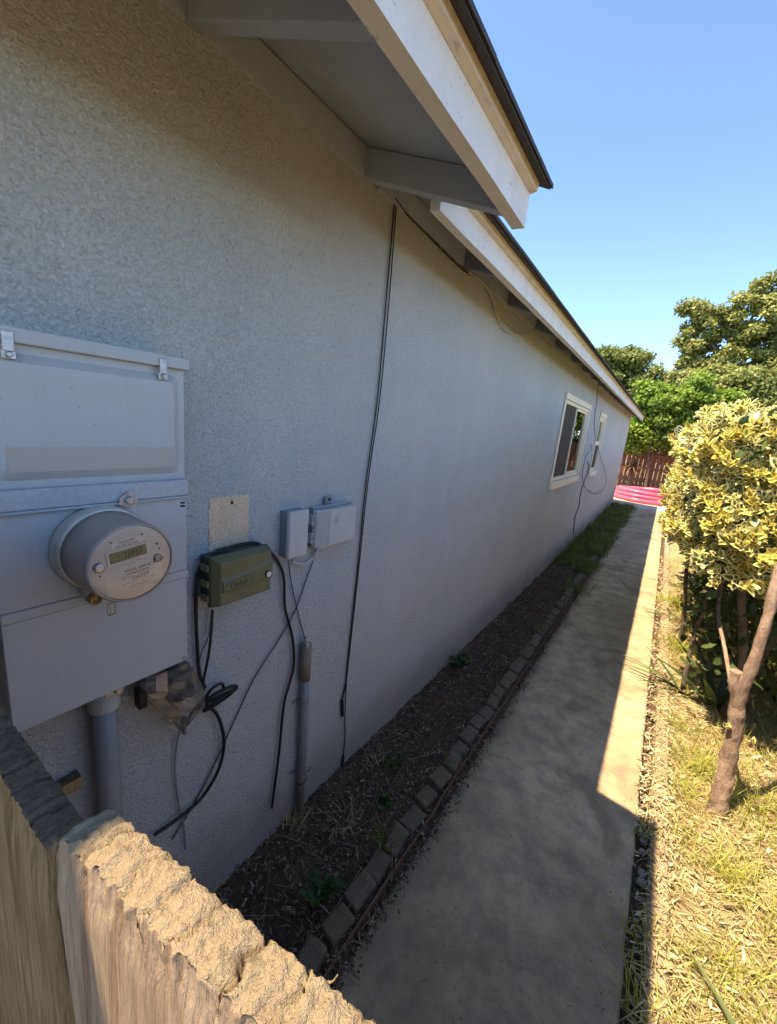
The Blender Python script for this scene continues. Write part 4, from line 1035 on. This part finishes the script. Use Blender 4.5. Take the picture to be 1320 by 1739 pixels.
link('green_grass', me, kind='stuff', label='patchy yellow-green grass right of the kerb')
n = 2200; x = np.where(RNG.random(n) < .6, RNG.uniform(1.275, 1.345, n), RNG.uniform(1.33, 1.43, n)); y = np.where(RNG.random(n) < .1, RNG.uniform(.7, 2.1, n), 2.05+6*RNG.random(n)**1.5); z = np.where(x < 1.34, np.where(y < 2.1, -.012, .008), .042)+RNG.uniform(0, .014, n)
me = scatter('gap_litter', leaf_v, leaf_f, np.stack([x, y, z-.012], 1), flat_dirs(n, .4), ups(n, .6), RNG.uniform(.010, .045, n), [M_dryleaf], width=RNG.uniform(.006, .020, n))
link('gap_litter', me, kind='stuff', label='dry leaves caught in the gap beside the kerb')
n = 2600; x = RNG.uniform(1.33, 1.46, n); y = dens_y(n, 1.0, 8, .6); z = np.where(x < 1.405, .040, .03)+RNG.uniform(0, .012, n)
me = scatter('kerb_litter', blade_v, blade_f, np.stack([x, y, z], 1), flat_dirs(n, .12), ups(n), RNG.uniform(.02, .09, n), [M_grassdry], width=RNG.uniform(.002, .006, n))
link('kerb_litter', me, kind='stuff', label='dry straw blown over the kerb')
# grass growing over the far end of the bed
n = 15000; y = 3.9+9.7*RNG.random(n)**.8; side = RNG.random(n) < .55
x = np.where(side, RNG.normal(.42, .08, n), RNG.normal(.10, .09, n)); x = np.clip(x, .0, .66)
keep = (np.array([nz2(a, b_, 1.7, 4) for a, b_ in zip(x, y)]) > -.12) & ((y > 6.0) | ((x > .36) & (np.array([nz2(1, b_, 2.2, 14) for b_ in y]) > -.05)))
x, y = x[keep], y[keep]; n = len(x)
A = norm(np.stack([RNG.normal(.05, .55, n), RNG.normal(0, .5, n), np.ones(n)], 1))
me = scatter('bed_grass', blade_v, blade_f, np.stack([x, y, np.zeros(n)-.005], 1), A, rand_dirs(n, .1), RNG.uniform(.06, .20, n), [M_grass], width=RNG.uniform(.004, .009, n))
link('bed_grass', me, kind='stuff', label='unmown grass overgrowing the far end of the bed')

# pebbles in the drain gap: countable stones of the setting
gap = bpy.data.objects['drain_gap']; stm = []
M_stone = simple('river_pebble', (0.24, 0.21, 0.175), 0.7, 0.2, 25, 0.3)
for k in range(4):
    bm = bmesh.new(); bmesh.ops.create_icosphere(bm, subdivisions=2, radius=1)
    for v in bm.verts: v.co = Vector((v.co.x, v.co.y*random.uniform(.95, 1.05), v.co.z*.6))*(1+.25*noise.noise(v.co*1.3+Vector((k*5, 0, 0))))
    me = bpy.data.meshes.new('stone'); bm.to_mesh(me); bm.free(); me.materials.append(M_stone); me.polygons.foreach_set('use_smooth', [True]*len(me.polygons)); stm.append(me)
y = .9
while y < 2.3:
    o = link('stone', random.choice(stm), gap, loc=(random.uniform(1.298, 1.332), y, -.014)); s = random.uniform(.008, .019)
    o.scale = (s, s*random.uniform(.9, 1.6), s); o.rotation_euler = (random.uniform(-.4, .4), random.uniform(-.4, .4), random.uniform(0, 6)); y += random.uniform(.035, .11)

# ================================================================== SMALL PLANTS
def tuft(name, label, loc, n, hgt, spread, mat, width=.006, cat='grass tuft', lean=(0, 0), group=None):
    P = np.array(loc)+np.stack([RNG.normal(0, spread*.25, n), RNG.normal(0, spread*.25, n), np.zeros(n)], 1)
    A = norm(np.stack([RNG.normal(lean[0], spread/hgt*.6, n), RNG.normal(lean[1], spread/hgt*.6, n), np.ones(n)], 1))
    me = scatter(name, blade_v, blade_f, P-np.array(loc), A, rand_dirs(n, .2), RNG.uniform(.5, 1.15, n)*hgt, [mat], width=RNG.uniform(.6, 1.2, n)*width)
    return link(name, me, label=label, cat=cat, loc=loc, group=group)
def weed(name, label, loc, stems, hgt, spread, leaf, mat, cat='weed'):
    e = empty(name, loc, label, cat); P = []; A = []; N = []; st = MB()
    for s in range(stems):
        a = random.uniform(0, 6.28); tip = Vector((math.cos(a)*spread*random.uniform(.3, 1), math.sin(a)*spread*random.uniform(.3, 1), hgt*random.uniform(.6, 1.1)))
        pts = smooth_path([(0, 0, 0), tip*.5+Vector((0, 0, hgt*.12)), tip], 4); st.tube([Vector(loc)+p for p in pts], .0014, 5)
        for p in pts[2:]:
            for q in range(3):
                d = Vector((random.uniform(-1, 1), random.uniform(-1, 1), random.uniform(-.1, .7))); P.append(p); A.append(d); N.append((random.uniform(-.4, .4), random.uniform(-.4, .4), 1))
    me = scatter('foliage', leaf_v, leaf_f, np.array([tuple(p) for p in P]), np.array([tuple(p) for p in A]), np.array(N), RNG.uniform(.6, 1.2, len(P))*leaf, [mat], width=RNG.uniform(.6, 1.1, len(P))*leaf)
    link('foliage', me, e, loc=(0, 0, 0)); st.build('stems', mat, e)
weed('leafy_weed', 'small leafy green weed in the mulch nearest the fence', (.335, .93, -.01), 7, .09, .07, .030, M_weed)
weed('low_weed', 'dark green weed growing at the foot of the wall', (.075, 2.66, 0), 12, .10, .11, .032, M_weed)
weed('flat_weed', 'low weed in the mulch beside the hanging cable end', (.20, 1.62, 0), 6, .03, .07, .024, M_weed)
tuft('grass_tuft', 'arching grass tuft beside the nearest edging bricks', (.395, 1.23, 0), 34, .11, .08, M_grass, .005)
tuft('grass_tuft', 'dry grass tuft at the foot of the slim conduit', (.035, 1.06, 0), 30, .13, .09, M_grassdry, .006)
tuft('grass_tuft', 'short sparse grass tuft just past the dark green weed', (.26, 2.9, 0), 26, .08, .08, M_grass, .004)
tuft('grass_tuft', 'grass tuft sprouting between edging bricks a third of the way along', (.40, 1.80, .0), 26, .09, .07, M_grass, .004)
tuft('grass_tuft', 'thick grass tuft over the edging bricks halfway along the bed', (.39, 3.75, 0), 70, .14, .16, M_grass, .005)
tuft('grass_tuft', 'mossy grass tuft over the edging before the thick tuft', (.41, 3.2, 0), 50, .10, .14, M_grass, .005)
tuft('grass_tuft', 'green grass tuft in the kerb gap where the shadow ends', (1.325, 2.03, -.02), 30, .12, .08, M_grasslime, .004)
tuft('grass_tuft', 'long grass tuft leaning out of the kerb gap over the path', (1.32, 1.52, -.02), 26, .18, .14, M_grasslime, .004, lean=(-.5, .1))
tuft('grass_tuft', 'tall grass tuft in the kerb gap at the bottom edge', (1.335, 1.30, -.02), 26, .20, .12, M_grasslime, .005, lean=(-.25, .1))
tuft('grass_tuft', 'long green grass around the shrub trunk on its right', (1.80, 2.58, 0), 130, .20, .30, M_grasslime, .005, lean=(.1, -.3))
tuft('grass_tuft', 'grass tuft on the left of the shrub trunk', (1.56, 2.72, 0), 110, .20, .25, M_grasslime, .005)
tuft('ground_cover', 'mound of bright lime ground cover by the kerb', (1.47, 4.35, 0), 360, .14, .24, M_grasslime, .006, cat='ground cover')
tuft('ground_cover', 'lime ground cover by the kerb under the hedge edge', (1.47, 5.6, 0), 420, .16, .30, M_grasslime, .006, cat='ground cover')
weed('leafy_weed', 'pale leafy weed between the slim conduit and the path edging', (.30, 1.38, 0), 5, .05, .06, .022, M_weed)
tuft('grass_tuft', 'flattened dry stalks fanned out in front of the slim conduit', (.22, 1.22, .004), 46, .11, .13, M_grassdry, .003)
tuft('grass_tuft', 'dry brown stalks below the hanging cable end', (.12, 1.55, .004), 40, .09, .10, M_grassdry, .0028)
tuft('grass_tuft', 'green grass tuft over the edging before the mossy tuft', (.42, 2.55, 0), 36, .09, .12, M_grass, .004)
for lab, p_, n_, h_, sp_ in (('green grass clump on the dry strip nearest the bottom edge', (1.56, 1.62, 0), 70, .15, .16), ('low green grass clump beside the kerb past the shadow corner', (1.47, 2.45, 0), 60, .11, .14),
                           ('green grass clump halfway between kerb and right edge', (1.63, 2.05, 0), 80, .13, .18), ('tall thin grass clump by the kerb opposite the sunlit path', (1.46, 3.05, 0), 70, .17, .16)):
    tuft('grass_tuft', lab, p_, n_, h_, sp_, M_grasslime, .004)
strap_v = []; segs = 8
for i in range(segs+1):
    u = i/segs; w_ = .5*min(1, .45+2.2*u)*(1-u**2.2)+.01; zz = -.30*u*u
    strap_v += [(u, -w_, zz+.0), (u, 0, zz-.012), (u, w_, zz)]
strap_f = [f for i in range(segs) for f in ((3*i, 3*i+3, 3*i+4, 3*i+1), (3*i+1, 3*i+4, 3*i+5, 3*i+2))]
def straps(name, label, loc, dirs, length, width, mat, cat='plant'):
    e = empty(name, loc, label, cat)
    for d, L in dirs:
        d = np.array(d, float); side = np.cross([0, 0, 1], d); nrm = np.cross(d, side)
        me = scatter('leaf', strap_v, strap_f, np.zeros((1, 3)), d[None], nrm[None], L*length, [mat], width=width*random.uniform(.8, 1.1))
        me.polygons.foreach_set('use_smooth', [True]*len(me.polygons)); link('leaf', me, e, loc=(random.uniform(-.02, .02), random.uniform(-.02, .02), 0))
    return e
straps('strap_leaf_plant', 'green strap-leaved plant arching over the kerb onto the path', (1.50, 3.52, .0), [((-.95, .25, .55), 1), ((-.9, -.1, .65), .9), ((-.7, -.5, .5), .8), ((-.6, .5, .8), .8), ((-.8, .05, .35), .95), ((.3, -.6, .7), .7), ((.6, .3, .9), .7)], .46, .035, M_strap)
straps('spiky_plant', 'dark spiky agave-like plant in the shade behind the shrub trunk', (1.68, 3.48, .0), [((-.45, .3, 1.0), 1), ((-.25, .2, 1.2), .95), ((.1, .3, 1.3), .95), ((-.7, 0, .8), .85), ((.5, .1, 1), .9), ((.2, -.3, 1.1), .8), ((-.2, -.3, .9), .7)], .50, .075, M_agave)
straps('strap_leaf_plant', 'small dark strap-leaved plant by the kerb further back', (1.52, 5.1, .0), [((-1, .1, .35), 1), ((-.9, .3, .5), .8), ((-.8, -.4, .4), .9), ((.5, .3, .7), .7), ((-.3, -.6, .6), .7)], .42, .03, M_strap)
straps('sword_leaf_plant', 'sword-leaved plant rising into the bottom right corner', (1.66, 1.34, .0), [((-.55, .62, .45), .95), ((.18, .8, .9), .85), ((.5, .5, .8), .7), ((.8, .2, .6), .6)], .34, .024, M_strap)
fl = empty('yellow_flower', (1.50, 5.02, 0), 'small yellow flower standing by the kerb under the hedge', 'flower')
MB().tube([(1.50, 5.02, 0), (1.505, 5.02, .10)], .003, 6).build('stem', M_grass, fl)
me = scatter('petals', leaf_v, leaf_f, np.zeros((10, 3)), np.array([(math.cos(a), math.sin(a), .5) for a in np.linspace(0, 6.28, 11)[:-1]]), np.tile([0, 0, 1.], (10, 1)), .03, [M_yellow]); link('petals', me, fl, loc=(.005, 0, .10))

# ================================================================== VARIEGATED HEDGE SHRUB
vl_v = []; ring_o = []; ring_i = []
prof = [(0, .02), (.16, .19), (.42, .27), (.68, .235), (.88, .11), (1.0, .0)]
prin = [(.12, .01), (.22, .07), (.42, .115), (.62, .095), (.76, .04), (.82, .0)]
def lz(u, s): return -.10*u*u+.06*u + .22*abs(s)
vl_v = [(u, -w_, lz(u, w_)) for u, w_ in prof]+[(u, w_, lz(u, w_)) for u, w_ in prof]+[(u, -w_, lz(u, w_)) for u, w_ in prin]+[(u, w_, lz(u, w_)) for u, w_ in prin]
vl_f = []; vl_m = []
for i in range(5):
    vl_f.append((i, i+1, 12+i+1, 12+i)); vl_m.append(1); vl_f.append((6+i+1, 6+i, 18+i, 18+i+1)); vl_m.append(1)
    vl_f.append((12+i, 12+i+1, 18+i+1, 18+i)); vl_m.append(0)
HX0, HX1, HY0, HY1, HZ0, HZ1 = 1.16, 3.0, 2.85, 7.2, 1.00, 2.04
def hedge_points(n):
    """points on a rounded, uneven box, with outward directions"""
    P = []; D = []
    while len(P) < n:
        q = np.array([random.uniform(-1, 1), random.uniform(-1, 1), random.uniform(-1, 1)])
        f = random.random()
        if f < .30: q[1] = -1
        elif f < .56: q[0] = -1
        elif f < .90: q[2] = 1
        else: q[2] = -1
        nn = np.sign(q)*np.abs(q)**5; nn /= np.linalg.norm(nn)
        c = np.array([(HX0+HX1)/2, (HY0+HY1)/2, (HZ0+HZ1)/2]); h = np.array([(HX1-HX0)/2, (HY1-HY0)/2, (HZ1-HZ0)/2])
        r = (np.abs(q)**7).sum()**(1/7.); p = c+h*q/r
        lump = .13*noise.noise(Vector(p)*2.4)+.10*noise.noise(Vector(p)*5.2)+(.07*random.random() if random.random() < .12 else 0)
        if noise.noise(Vector(p)*3.1+Vector((5, 1, 2))) < -.30 and q[2] < .2: lump -= .16
        p = p+nn*(lump-abs(random.gauss(0, .05)))
        # lower face rises to the right, as the shrub is open below
        if p[2] < 1.18: p[2] += .14*random.random()-.06+.10*noise.noise(Vector(p)*4)
        if p[1] > 4.6 and random.random() < .5: continue
        P.append(p); D.append(nn)
    return np.array(P), np.array(D)
hedge = empty('variegated_shrub', (1.62, 2.42, 0), 'large clipped shrub with yellow-edged variegated leaves beside the path', 'shrub')
NR = 2600
RP, RD = hedge_points(NR)
LP = []; LA = []; LN = []; LS = []; LR = []
for p, d in zip(RP, RD):
    ax = norm(d*.8+np.array([0, 0, .55])+RNG.normal(0, .35, 3)); e1 = norm(np.cross(ax, [.3, .9, .1])); e2 = np.cross(ax, e1)
    m = random.randint(7, 10); sc = random.uniform(.62, 1.25); ph = random.uniform(0, 6.28); tone = random.random()
    for k in range(m):
        a = ph+k*2.4; al = .35+.95*(k/m)+random.uniform(-.15, .15)
        rad = e1*math.cos(a)+e2*math.sin(a)
        dirv = ax*math.cos(al)+rad*math.sin(al); nrm = ax*math.sin(al)-rad*math.cos(al)
        LP.append(p-ax*(.035*k/m)); LA.append(dirv); LN.append(nrm+RNG.normal(0, .25, 3)); LS.append(sc*(.046+.028*k/m)*random.uniform(.85, 1.15)); LR.append(min(1, max(0, tone*.7+random.random()*.3)))
for sp in range(70):                              # stray shoots breaking the clipped outline
    q = random.randrange(NR); p0, d0 = RP[q], norm(RD[q]*.7+np.array([0, 0, .7])+RNG.normal(0, .25, 3)); L = random.uniform(.06, .17); tone = random.random()
    for k in range(9):
        a = k*2.4; u = k/9; e1 = norm(np.cross(d0, [.3, .9, .1])); e2 = np.cross(d0, e1); rad = e1*math.cos(a)+e2*math.sin(a); al = 1.15-.75*u
        LP.append(p0+d0*L*u); LA.append(d0*math.cos(al)+rad*math.sin(al)); LN.append(d0*math.sin(al)-rad*math.cos(al)); LS.append(random.uniform(.038, .068)); LR.append(tone)
LP, LA, LN, LS, LR = map(np.array, (LP, LA, LN, LS, LR))
C0 = np.array([1.055, 0, 1.75])
score = LS/np.linalg.norm(LP-C0, axis=1)+1e-3*RNG.random(len(LS))
front = (RD.repeat(1, 0)[:1]*0).sum()
infrm = (LP[:, 0] < 1.06+.23*LP[:, 1]) & (LP[:, 1] < 3.5)
order = np.argsort(-(score+infrm*1.0)); near = order[:300]; rest = order[300:]
hl = np.array(hedge.location)
# 300 largest leaves as single parts, sharing a few meshes by tone
tones = [scatter('leaf', vl_v, vl_f, np.zeros((1, 3)), np.array([[1., 0, 0]]), np.array([[0, 0, 1.]]), 1.0, [M_varG, M_varY], vl_m, rnd=np.array([q])) for q in (.05, .2, .35, .5, .65, .8, .95)]
for i in near:
    A = norm(LA[i]); S = norm(np.cross(LN[i], A)); U = np.cross(A, S)
    o = link('leaf', tones[min(6, int(LR[i]*7))], hedge, loc=(0, 0, 0))
    mm = Matrix(((A[0], S[0], U[0], 0), (A[1], S[1], U[1], 0), (A[2], S[2], U[2], 0), (0, 0, 0, 1)))
    o.matrix_local = Matrix.Translation(Vector(LP[i]-hl)) @ mm @ Matrix.Scale(LS[i], 4)
me = scatter('foliage', vl_v, vl_f, LP[rest]-hl, LA[rest], LN[rest], LS[rest], [M_varG, M_varY], vl_m, rnd=LR[rest])
link('foliage', me, hedge, loc=(0, 0, 0), kind='stuff')
# shaded inner leaves, mostly green
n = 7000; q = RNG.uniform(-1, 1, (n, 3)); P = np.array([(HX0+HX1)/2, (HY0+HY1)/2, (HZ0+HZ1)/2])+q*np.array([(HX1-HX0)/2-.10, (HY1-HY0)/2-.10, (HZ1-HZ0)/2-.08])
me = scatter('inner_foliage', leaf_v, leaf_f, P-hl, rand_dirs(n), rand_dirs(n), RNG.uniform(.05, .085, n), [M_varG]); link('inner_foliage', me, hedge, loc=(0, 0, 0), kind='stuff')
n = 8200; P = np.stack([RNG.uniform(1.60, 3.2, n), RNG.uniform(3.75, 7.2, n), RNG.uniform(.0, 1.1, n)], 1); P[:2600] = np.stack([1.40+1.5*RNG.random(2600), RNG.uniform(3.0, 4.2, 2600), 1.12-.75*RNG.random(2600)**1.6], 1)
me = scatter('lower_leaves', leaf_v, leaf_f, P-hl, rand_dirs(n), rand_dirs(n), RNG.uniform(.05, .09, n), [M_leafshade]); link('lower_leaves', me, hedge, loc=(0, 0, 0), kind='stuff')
b = MB(); b.tube(smooth_path([(1.615, 2.42, -.05), (1.612, 2.43, .05), (1.606, 2.45, .25), (1.585, 2.46, .50), (1.572, 2.47, .66)], 12), [.048*(1-.40*(i/48)**.6)+.016*max(0, 1-i/7)**2 for i in range(49)], 24)
tr = b.build('trunk', M_bark, hedge)
def knobble(o, amp=.006):
    for v in o.data.vertices:
        v.co += v.normal*(amp*noise.noise(v.co*14)+amp*.8*noise.noise(v.co*38)+amp*.5*noise.noise(Vector((v.co.x*90, v.co.y*90, v.co.z*22))))
knobble(tr, .008)
b = MB(); b.tube(smooth_path([(1.580, 2.46, .55), (1.572, 2.45, .66), (1.580, 2.45, .80), (1.585, 2.48, 1.02), (1.60, 2.58, 1.30), (1.75, 2.9, 1.6)], 10), [.027*(1-.35*i/50) for i in range(51)], 16); knobble(b.build('branch', M_bark, hedge), .004)
b = MB(); b.tube(smooth_path([(1.575, 2.47, .58), (1.548, 2.475, .66), (1.540, 2.48, .735)], 8), .026, 16); knobble(b.build('sawn_stub', M_bark, hedge), .005)
b = MB(); b.tube(smooth_path([(1.565, 2.47, .58), (1.53, 2.8, .70), (1.50, 3.2, .85), (1.49, 3.3, 1.35)], 5), .010, 8); b.build('branch', M_bark, hedge)
for pts, r in (([(1.50, 4.5, 0), (1.46, 4.45, .35), (1.39, 4.4, .75), (1.36, 4.3, 1.15)], .020), ([(1.75, 3.4, 0), (1.72, 3.3, .45), (1.60, 3.2, .9), (1.55, 3.2, 1.2)], .030), ([(1.75, 3.4, .2), (1.85, 3.4, .7), (1.95, 3.4, 1.2)], .026),
               ([(2.1, 3.0, 0), (2.08, 3.1, .6), (2.0, 3.3, 1.2)], .040), ([(1.50, 3.6, .0), (1.48, 3.6, .5), (1.52, 3.5, 1.1)], .018), ([(2.4, 3.6, 0), (2.3, 3.5, 1.2)], .045), ([(1.60, 4.3, 0), (1.62, 4.2, .6), (1.5, 4.1, 1.2)], .03), ([(1.9, 4.8, 0), (1.85, 4.7, 1.2)], .04)):
    b = MB(); pp = smooth_path(pts, 5); b.tube(pp, [r*(1-.45*i/len(pp)) for i in range(len(pp))], 9); b.build('stem', M_barkdk, hedge)
for k, (px_, py_, pz_) in enumerate(((1.55, 2.42, .46), (1.66, 2.41, .44))):
    m = 5; me = scatter('sprout', vl_v, vl_f, np.zeros((m, 3)), np.stack([RNG.normal(0, .6, m), RNG.normal(-.3, .5, m), RNG.uniform(.3, 1, m)], 1), rand_dirs(m, .2), .032, [M_varG, M_varY], vl_m); link('sprout', me, hedge, loc=Vector((px_, py_, pz_))-hedge.location)

# ================================================================== BACK FENCE, SIDE FENCE, POOL
def board_fence(name, label, p0, p1, h, step, mat, rails, gap=.012, rside=1):
    e = empty(name, (p0[0], p0[1], 0), label, 'fence'); d = Vector((p1[0]-p0[0], p1[1]-p0[1], 0)); L = d.length; d.normalize(); nrm = Vector((d.y, -d.x, 0))*rside
    ang = math.atan2(d.y, d.x); n = int(L/step)
    meshes = []
    for k in range(3):
        q = MB(); q.box(-(step-gap)/2, (step-gap)/2, -.009, .009, -.05, h+random.uniform(-.02, .02)); meshes.append(q.mesh('picket', mat, .002, 1))
    for k in range(n):
        o = link('picket', meshes[k % 3], e, loc=d*(step*(k+.5))+Vector((0, 0, random.uniform(-.03, .02)))); o.rotation_euler = (random.uniform(-.006, .006), random.uniform(-.008, .008), ang)
    for z in rails:
        q = MB(); q.box(0, L, -.02, .02, -.045, .045); o = link('rail', q.mesh('rail', mat, .003, 1), e, loc=nrm*.031+Vector((0, 0, z))); o.rotation_euler = (0, 0, ang)
    k = 0.3
    while k < L:
        q = MB(); q.box(-.045, .045, -.045, .045, -.05, h-.05); o = link('post', q.mesh('post', mat, .004, 1), e, loc=d*k+nrm*.098); o.rotation_euler = (0, 0, ang); k += 2.4
    return e
board_fence('back_fence', 'reddish-brown wooden fence at the far end behind the pink pool', (-4.5, 17.75), (4.3, 17.75), 1.58, .135, M_woodfar, (.30, .95, 1.42), .020, 1)
board_fence('side_fence', 'brown wooden boundary fence behind the variegated shrub', (3.35, 17.6), (3.35, -1.0), 1.75, .145, M_woodside, (.35, 1.4), .008, 1)
pool = empty('paddling_pool', (.66, 15.85, -.01), 'pink inflatable paddling pool on the sunlit patio', 'paddling pool')
for k in range(3):
    b = MB(); pts = []; R = .80-.025*k; n = 64; zc = .075+.13*k
    V = []; F = []
    for i in range(n):
        a = 2*math.pi*i/n; rr = R+.012*math.sin(3*a+k)+.006*math.sin(17*a); sag = .018*math.sin(a*2+.7)*(k+1)*.5-.02*k*max(0, math.cos(a-3.1))
        tr_ = .074+.004*math.sin(9*a+k)+.003*math.sin(23*a)
        for j in range(14):
            c = 2*math.pi*j/14; V.append((.66+(rr+tr_*math.cos(c)*1.05)*math.cos(a), 15.85+(rr+tr_*math.cos(c)*1.05)*math.sin(a), -.01+zc+sag+tr_*math.sin(c)))
    for i in range(n):
        for j in range(14): F.append((i*14+j, ((i+1) % n)*14+j, ((i+1) % n)*14+(j+1) % 14, i*14+(j+1) % 14))
    b.add(V, F, 0, True); b.build('ring', M_pool, pool)
MB().lathe([(.004, .78), (.012, .78)], 48, (.66, 15.85, 0), 'Z').build('floor', M_pool, pool)

# ================================================================== TREES
def tree(name, label, base, trunk, blobs, nleaf, lsize, mat, seed, trunk_r=.16, group='trees beyond the back fence', clump=.32, nclump=90):
    e = empty(name, (base[0], base[1], -.05), label, 'tree', group); rg = np.random.default_rng(seed); b = MB()
    tp = smooth_path([Vector(p) for p in trunk], 5); b.tube(tp, [trunk_r*(1-.55*i/len(tp)) for i in range(len(tp))], 10)
    top = Vector(trunk[-1]); cl = []
    vol = np.array([x[3]*x[4]*x[5] for x in blobs])**.67; vol /= vol.sum()
    for bi, (cx, cy, cz, rx, ry, rz) in enumerate(blobs):
        c = Vector((cx, cy, cz)); mid = (top+c)/2+Vector((0, 0, .15)); lp = smooth_path([top-Vector((0, 0, .3)), mid, c], 5)
        b.tube(lp, [trunk_r*.42*(1-.7*i/len(lp)) for i in range(len(lp))], 7)
        for k in range(max(6, int(nclump*vol[bi]))):
            d = rg.normal(size=3); d /= np.linalg.norm(d); r = rg.uniform(.45, 1.05) if rg.random() < .8 else rg.uniform(0, .6)
            p = np.array([cx, cy, cz])+d*np.array([rx, ry, rz])*r; cl.append((p, rg.uniform(.55, 1.3), d))
            if rg.random() < .30:
                q = Vector(p); b.tube([c, (c+q)/2+Vector((0, 0, .06)), q], [trunk_r*.10, trunk_r*.06, trunk_r*.03], 5)
    b.build('trunk', M_barkdk, e)
    per = nleaf//len(cl); P = []; R = []; D = []
    for p, s, d in cl:
        m = max(10, int(per*s*s)); g = rg.normal(size=(m, 3)); g = g/np.linalg.norm(g, axis=1)[:, None]*(rg.random((m, 1))**.5)
        P.append(p+g*clump*s*np.array([1.15, 1.15, .75])); R.append(np.clip(rg.normal(rg.uniform(.3, .7), .2, m), 0, 1)); D.append(g+np.array([0, 0, .7])+d*.4)
    P = np.concatenate(P); R = np.concatenate(R); D = np.concatenate(D); n = len(P)
    A = norm(rg.normal(size=(n, 3))+np.array([0, 0, -.3])); N = norm(D+rg.normal(size=(n, 3))*.5)
    me = scatter('crown', leaf_v, leaf_f, P-np.array(e.location), A, N, lsize*rg.uniform(.7, 1.3, n), [mat], rnd=R)
    link('crown', me, e, loc=(0, 0, 0)); return e
tree('leafy_tree', 'bright green leafy tree leaning over the back fence', (.62, 17.2, 0), [(.62, 17.2, -.05), (.60, 17.2, .8), (.46, 17.25, 1.7), (.6, 17.3, 2.3)],
     [(.45, 17.3, 3.0, .75, .8, .9), (1.25, 17.3, 3.2, .9, .8, .85), (-.10, 17.3, 2.1, .60, .6, .50), (.7, 17.2, 2.2, .7, .6, .4), (1.7, 17.4, 2.4, .7, .6, .6), (2.3, 17.5, 3.0, .7, .6, .8), (-.1, 17.6, 2.9, .4, .5, .5), (-.3, 18.3, 1.7, .8, .4, .5), (.8, 18.4, 1.8, .9, .4, .6), (2.0, 18.4, 1.8, .9, .4, .6), (-.45, 17.35, 1.85, .45, .35, .35), (.1, 17.4, 1.8, .35, .3, .3), (1.2, 17.4, 1.9, .6, .4, .35), (.2, 17.3, 3.7, .5, .5, .4), (1.5, 17.3, 3.9, .5, .5, .4)], 34000, .11, M_leafbright, 3, .06, clump=.28, nclump=210)
tree('evergreen_tree', 'dense dark green tree rising behind the end of the roof', (-1.9, 25, 0), [(-1.9, 25, -.05), (-1.95, 25, 2), (-1.8, 25, 4)],
     [(-1.9, 25, 5.0, 1.5, 1.4, 1.6), (-2.5, 25, 6.1, .9, .9, .8), (-1.4, 25, 5.9, .9, .9, .95), (-.6, 25, 4.8, .6, .8, 1.0), (-3.0, 25, 4.6, 1.1, 1.2, 1.5), (-1.0, 25, 3.4, 1.3, 1.2, 1.1), (.2, 25, 3.6, .9, .9, .9)], 38000, .155, M_leafdark, 5, .2, clump=.42, nclump=150)
tree('spreading_tree', 'tall airy olive-green tree with gaps in its crown at the right', (2.6, 26, 0), [(2.6, 26, -.05), (2.7, 26, 2.2), (2.4, 26, 4.4), (2.6, 26, 5.6)],
     [(.75, 26, 8.0, .65, .7, 1.3), (.9, 26, 6.4, .55, .6, .7), (2.1, 26, 7.9, .95, 1.0, 1.0), (3.4, 26, 8.2, 1.1, 1.1, 1.3), (3.2, 26, 9.2, .5, .5, .6), (4.6, 26, 7.6, 1.2, 1.2, 1.6), (2.4, 26, 6.3, .8, .9, .55), (3.9, 26, 6.0, 1.2, 1.1, 1.0), (5.8, 26, 7.4, 1.3, 1.3, 2.0), (1.5, 26, 7.0, .5, .6, .5), (3.0, 26, 7.2, .9, .9, .8), (1.1, 26, 5.5, .7, .7, .6), (3.0, 26, 5.2, 1.1, .9, .8), (5.0, 26, 5.6, 1.3, 1.2, 1.1)], 60000, .16, M_leafmid, 9, .22, clump=.36, nclump=270)
tree('shade_tree', 'dark shady tree low behind the variegated shrub', (3.9, 22.5, 0), [(3.9, 22.5, -.05), (3.9, 22.5, 1.5), (3.8, 22.5, 2.8)],
     [(3.7, 22.5, 3.9, 1.2, 1.2, 1.0), (2.6, 22.8, 3.6, .9, 1.0, .9), (4.8, 22.5, 4.0, 1.2, 1.2, 1.3), (3.4, 22.5, 4.8, .8, .8, .6), (1.8, 22.9, 4.2, .7, .7, .7)], 22000, .15, M_leafdark, 13, .18, clump=.38, nclump=110)
tree('olive_tree', 'olive-green tree filling the gap between the two tall trees', (1.3, 23.5, 0), [(1.3, 23.5, -.05), (1.3, 23.5, 1.6), (1.2, 23.5, 2.8)],
     [(1.2, 23.5, 4.1, 1.0, 1.0, .8), (.4, 23.5, 3.5, .7, .8, .8), (2.1, 23.5, 4.6, .8, .8, .7), (.9, 23.5, 4.9, .5, .5, .4), (2.9, 23.5, 4.9, .8, .8, .7)], 22000, .14, M_leafmid, 17, .15, clump=.34, nclump=100)
yu = empty('spiky_yucca', (.08, 17.2, 0), 'brown spiky yucca standing in front of the back fence', 'plant')
MB().tube([(.08, 17.2, -.05), (.10, 17.2, .5), (.07, 17.2, 1.0)], [.06, .05, .05], 8).build('stem', M_barkdk, yu)
n = 60; dd = rand_dirs(n, -.6)
me = scatter('leaves', strap_v, strap_f, np.zeros((n, 3)), dd, norm(np.cross(np.cross([0, 0, 1.], dd)+1e-3, dd))*-1, RNG.uniform(.35, .55, n), [littermat('dry_yucca', [(0, (.10, .055, .03)), (1, (.30, .20, .11))])], width=.045); link('leaves', me, yu, loc=(0, 0, 1.0))
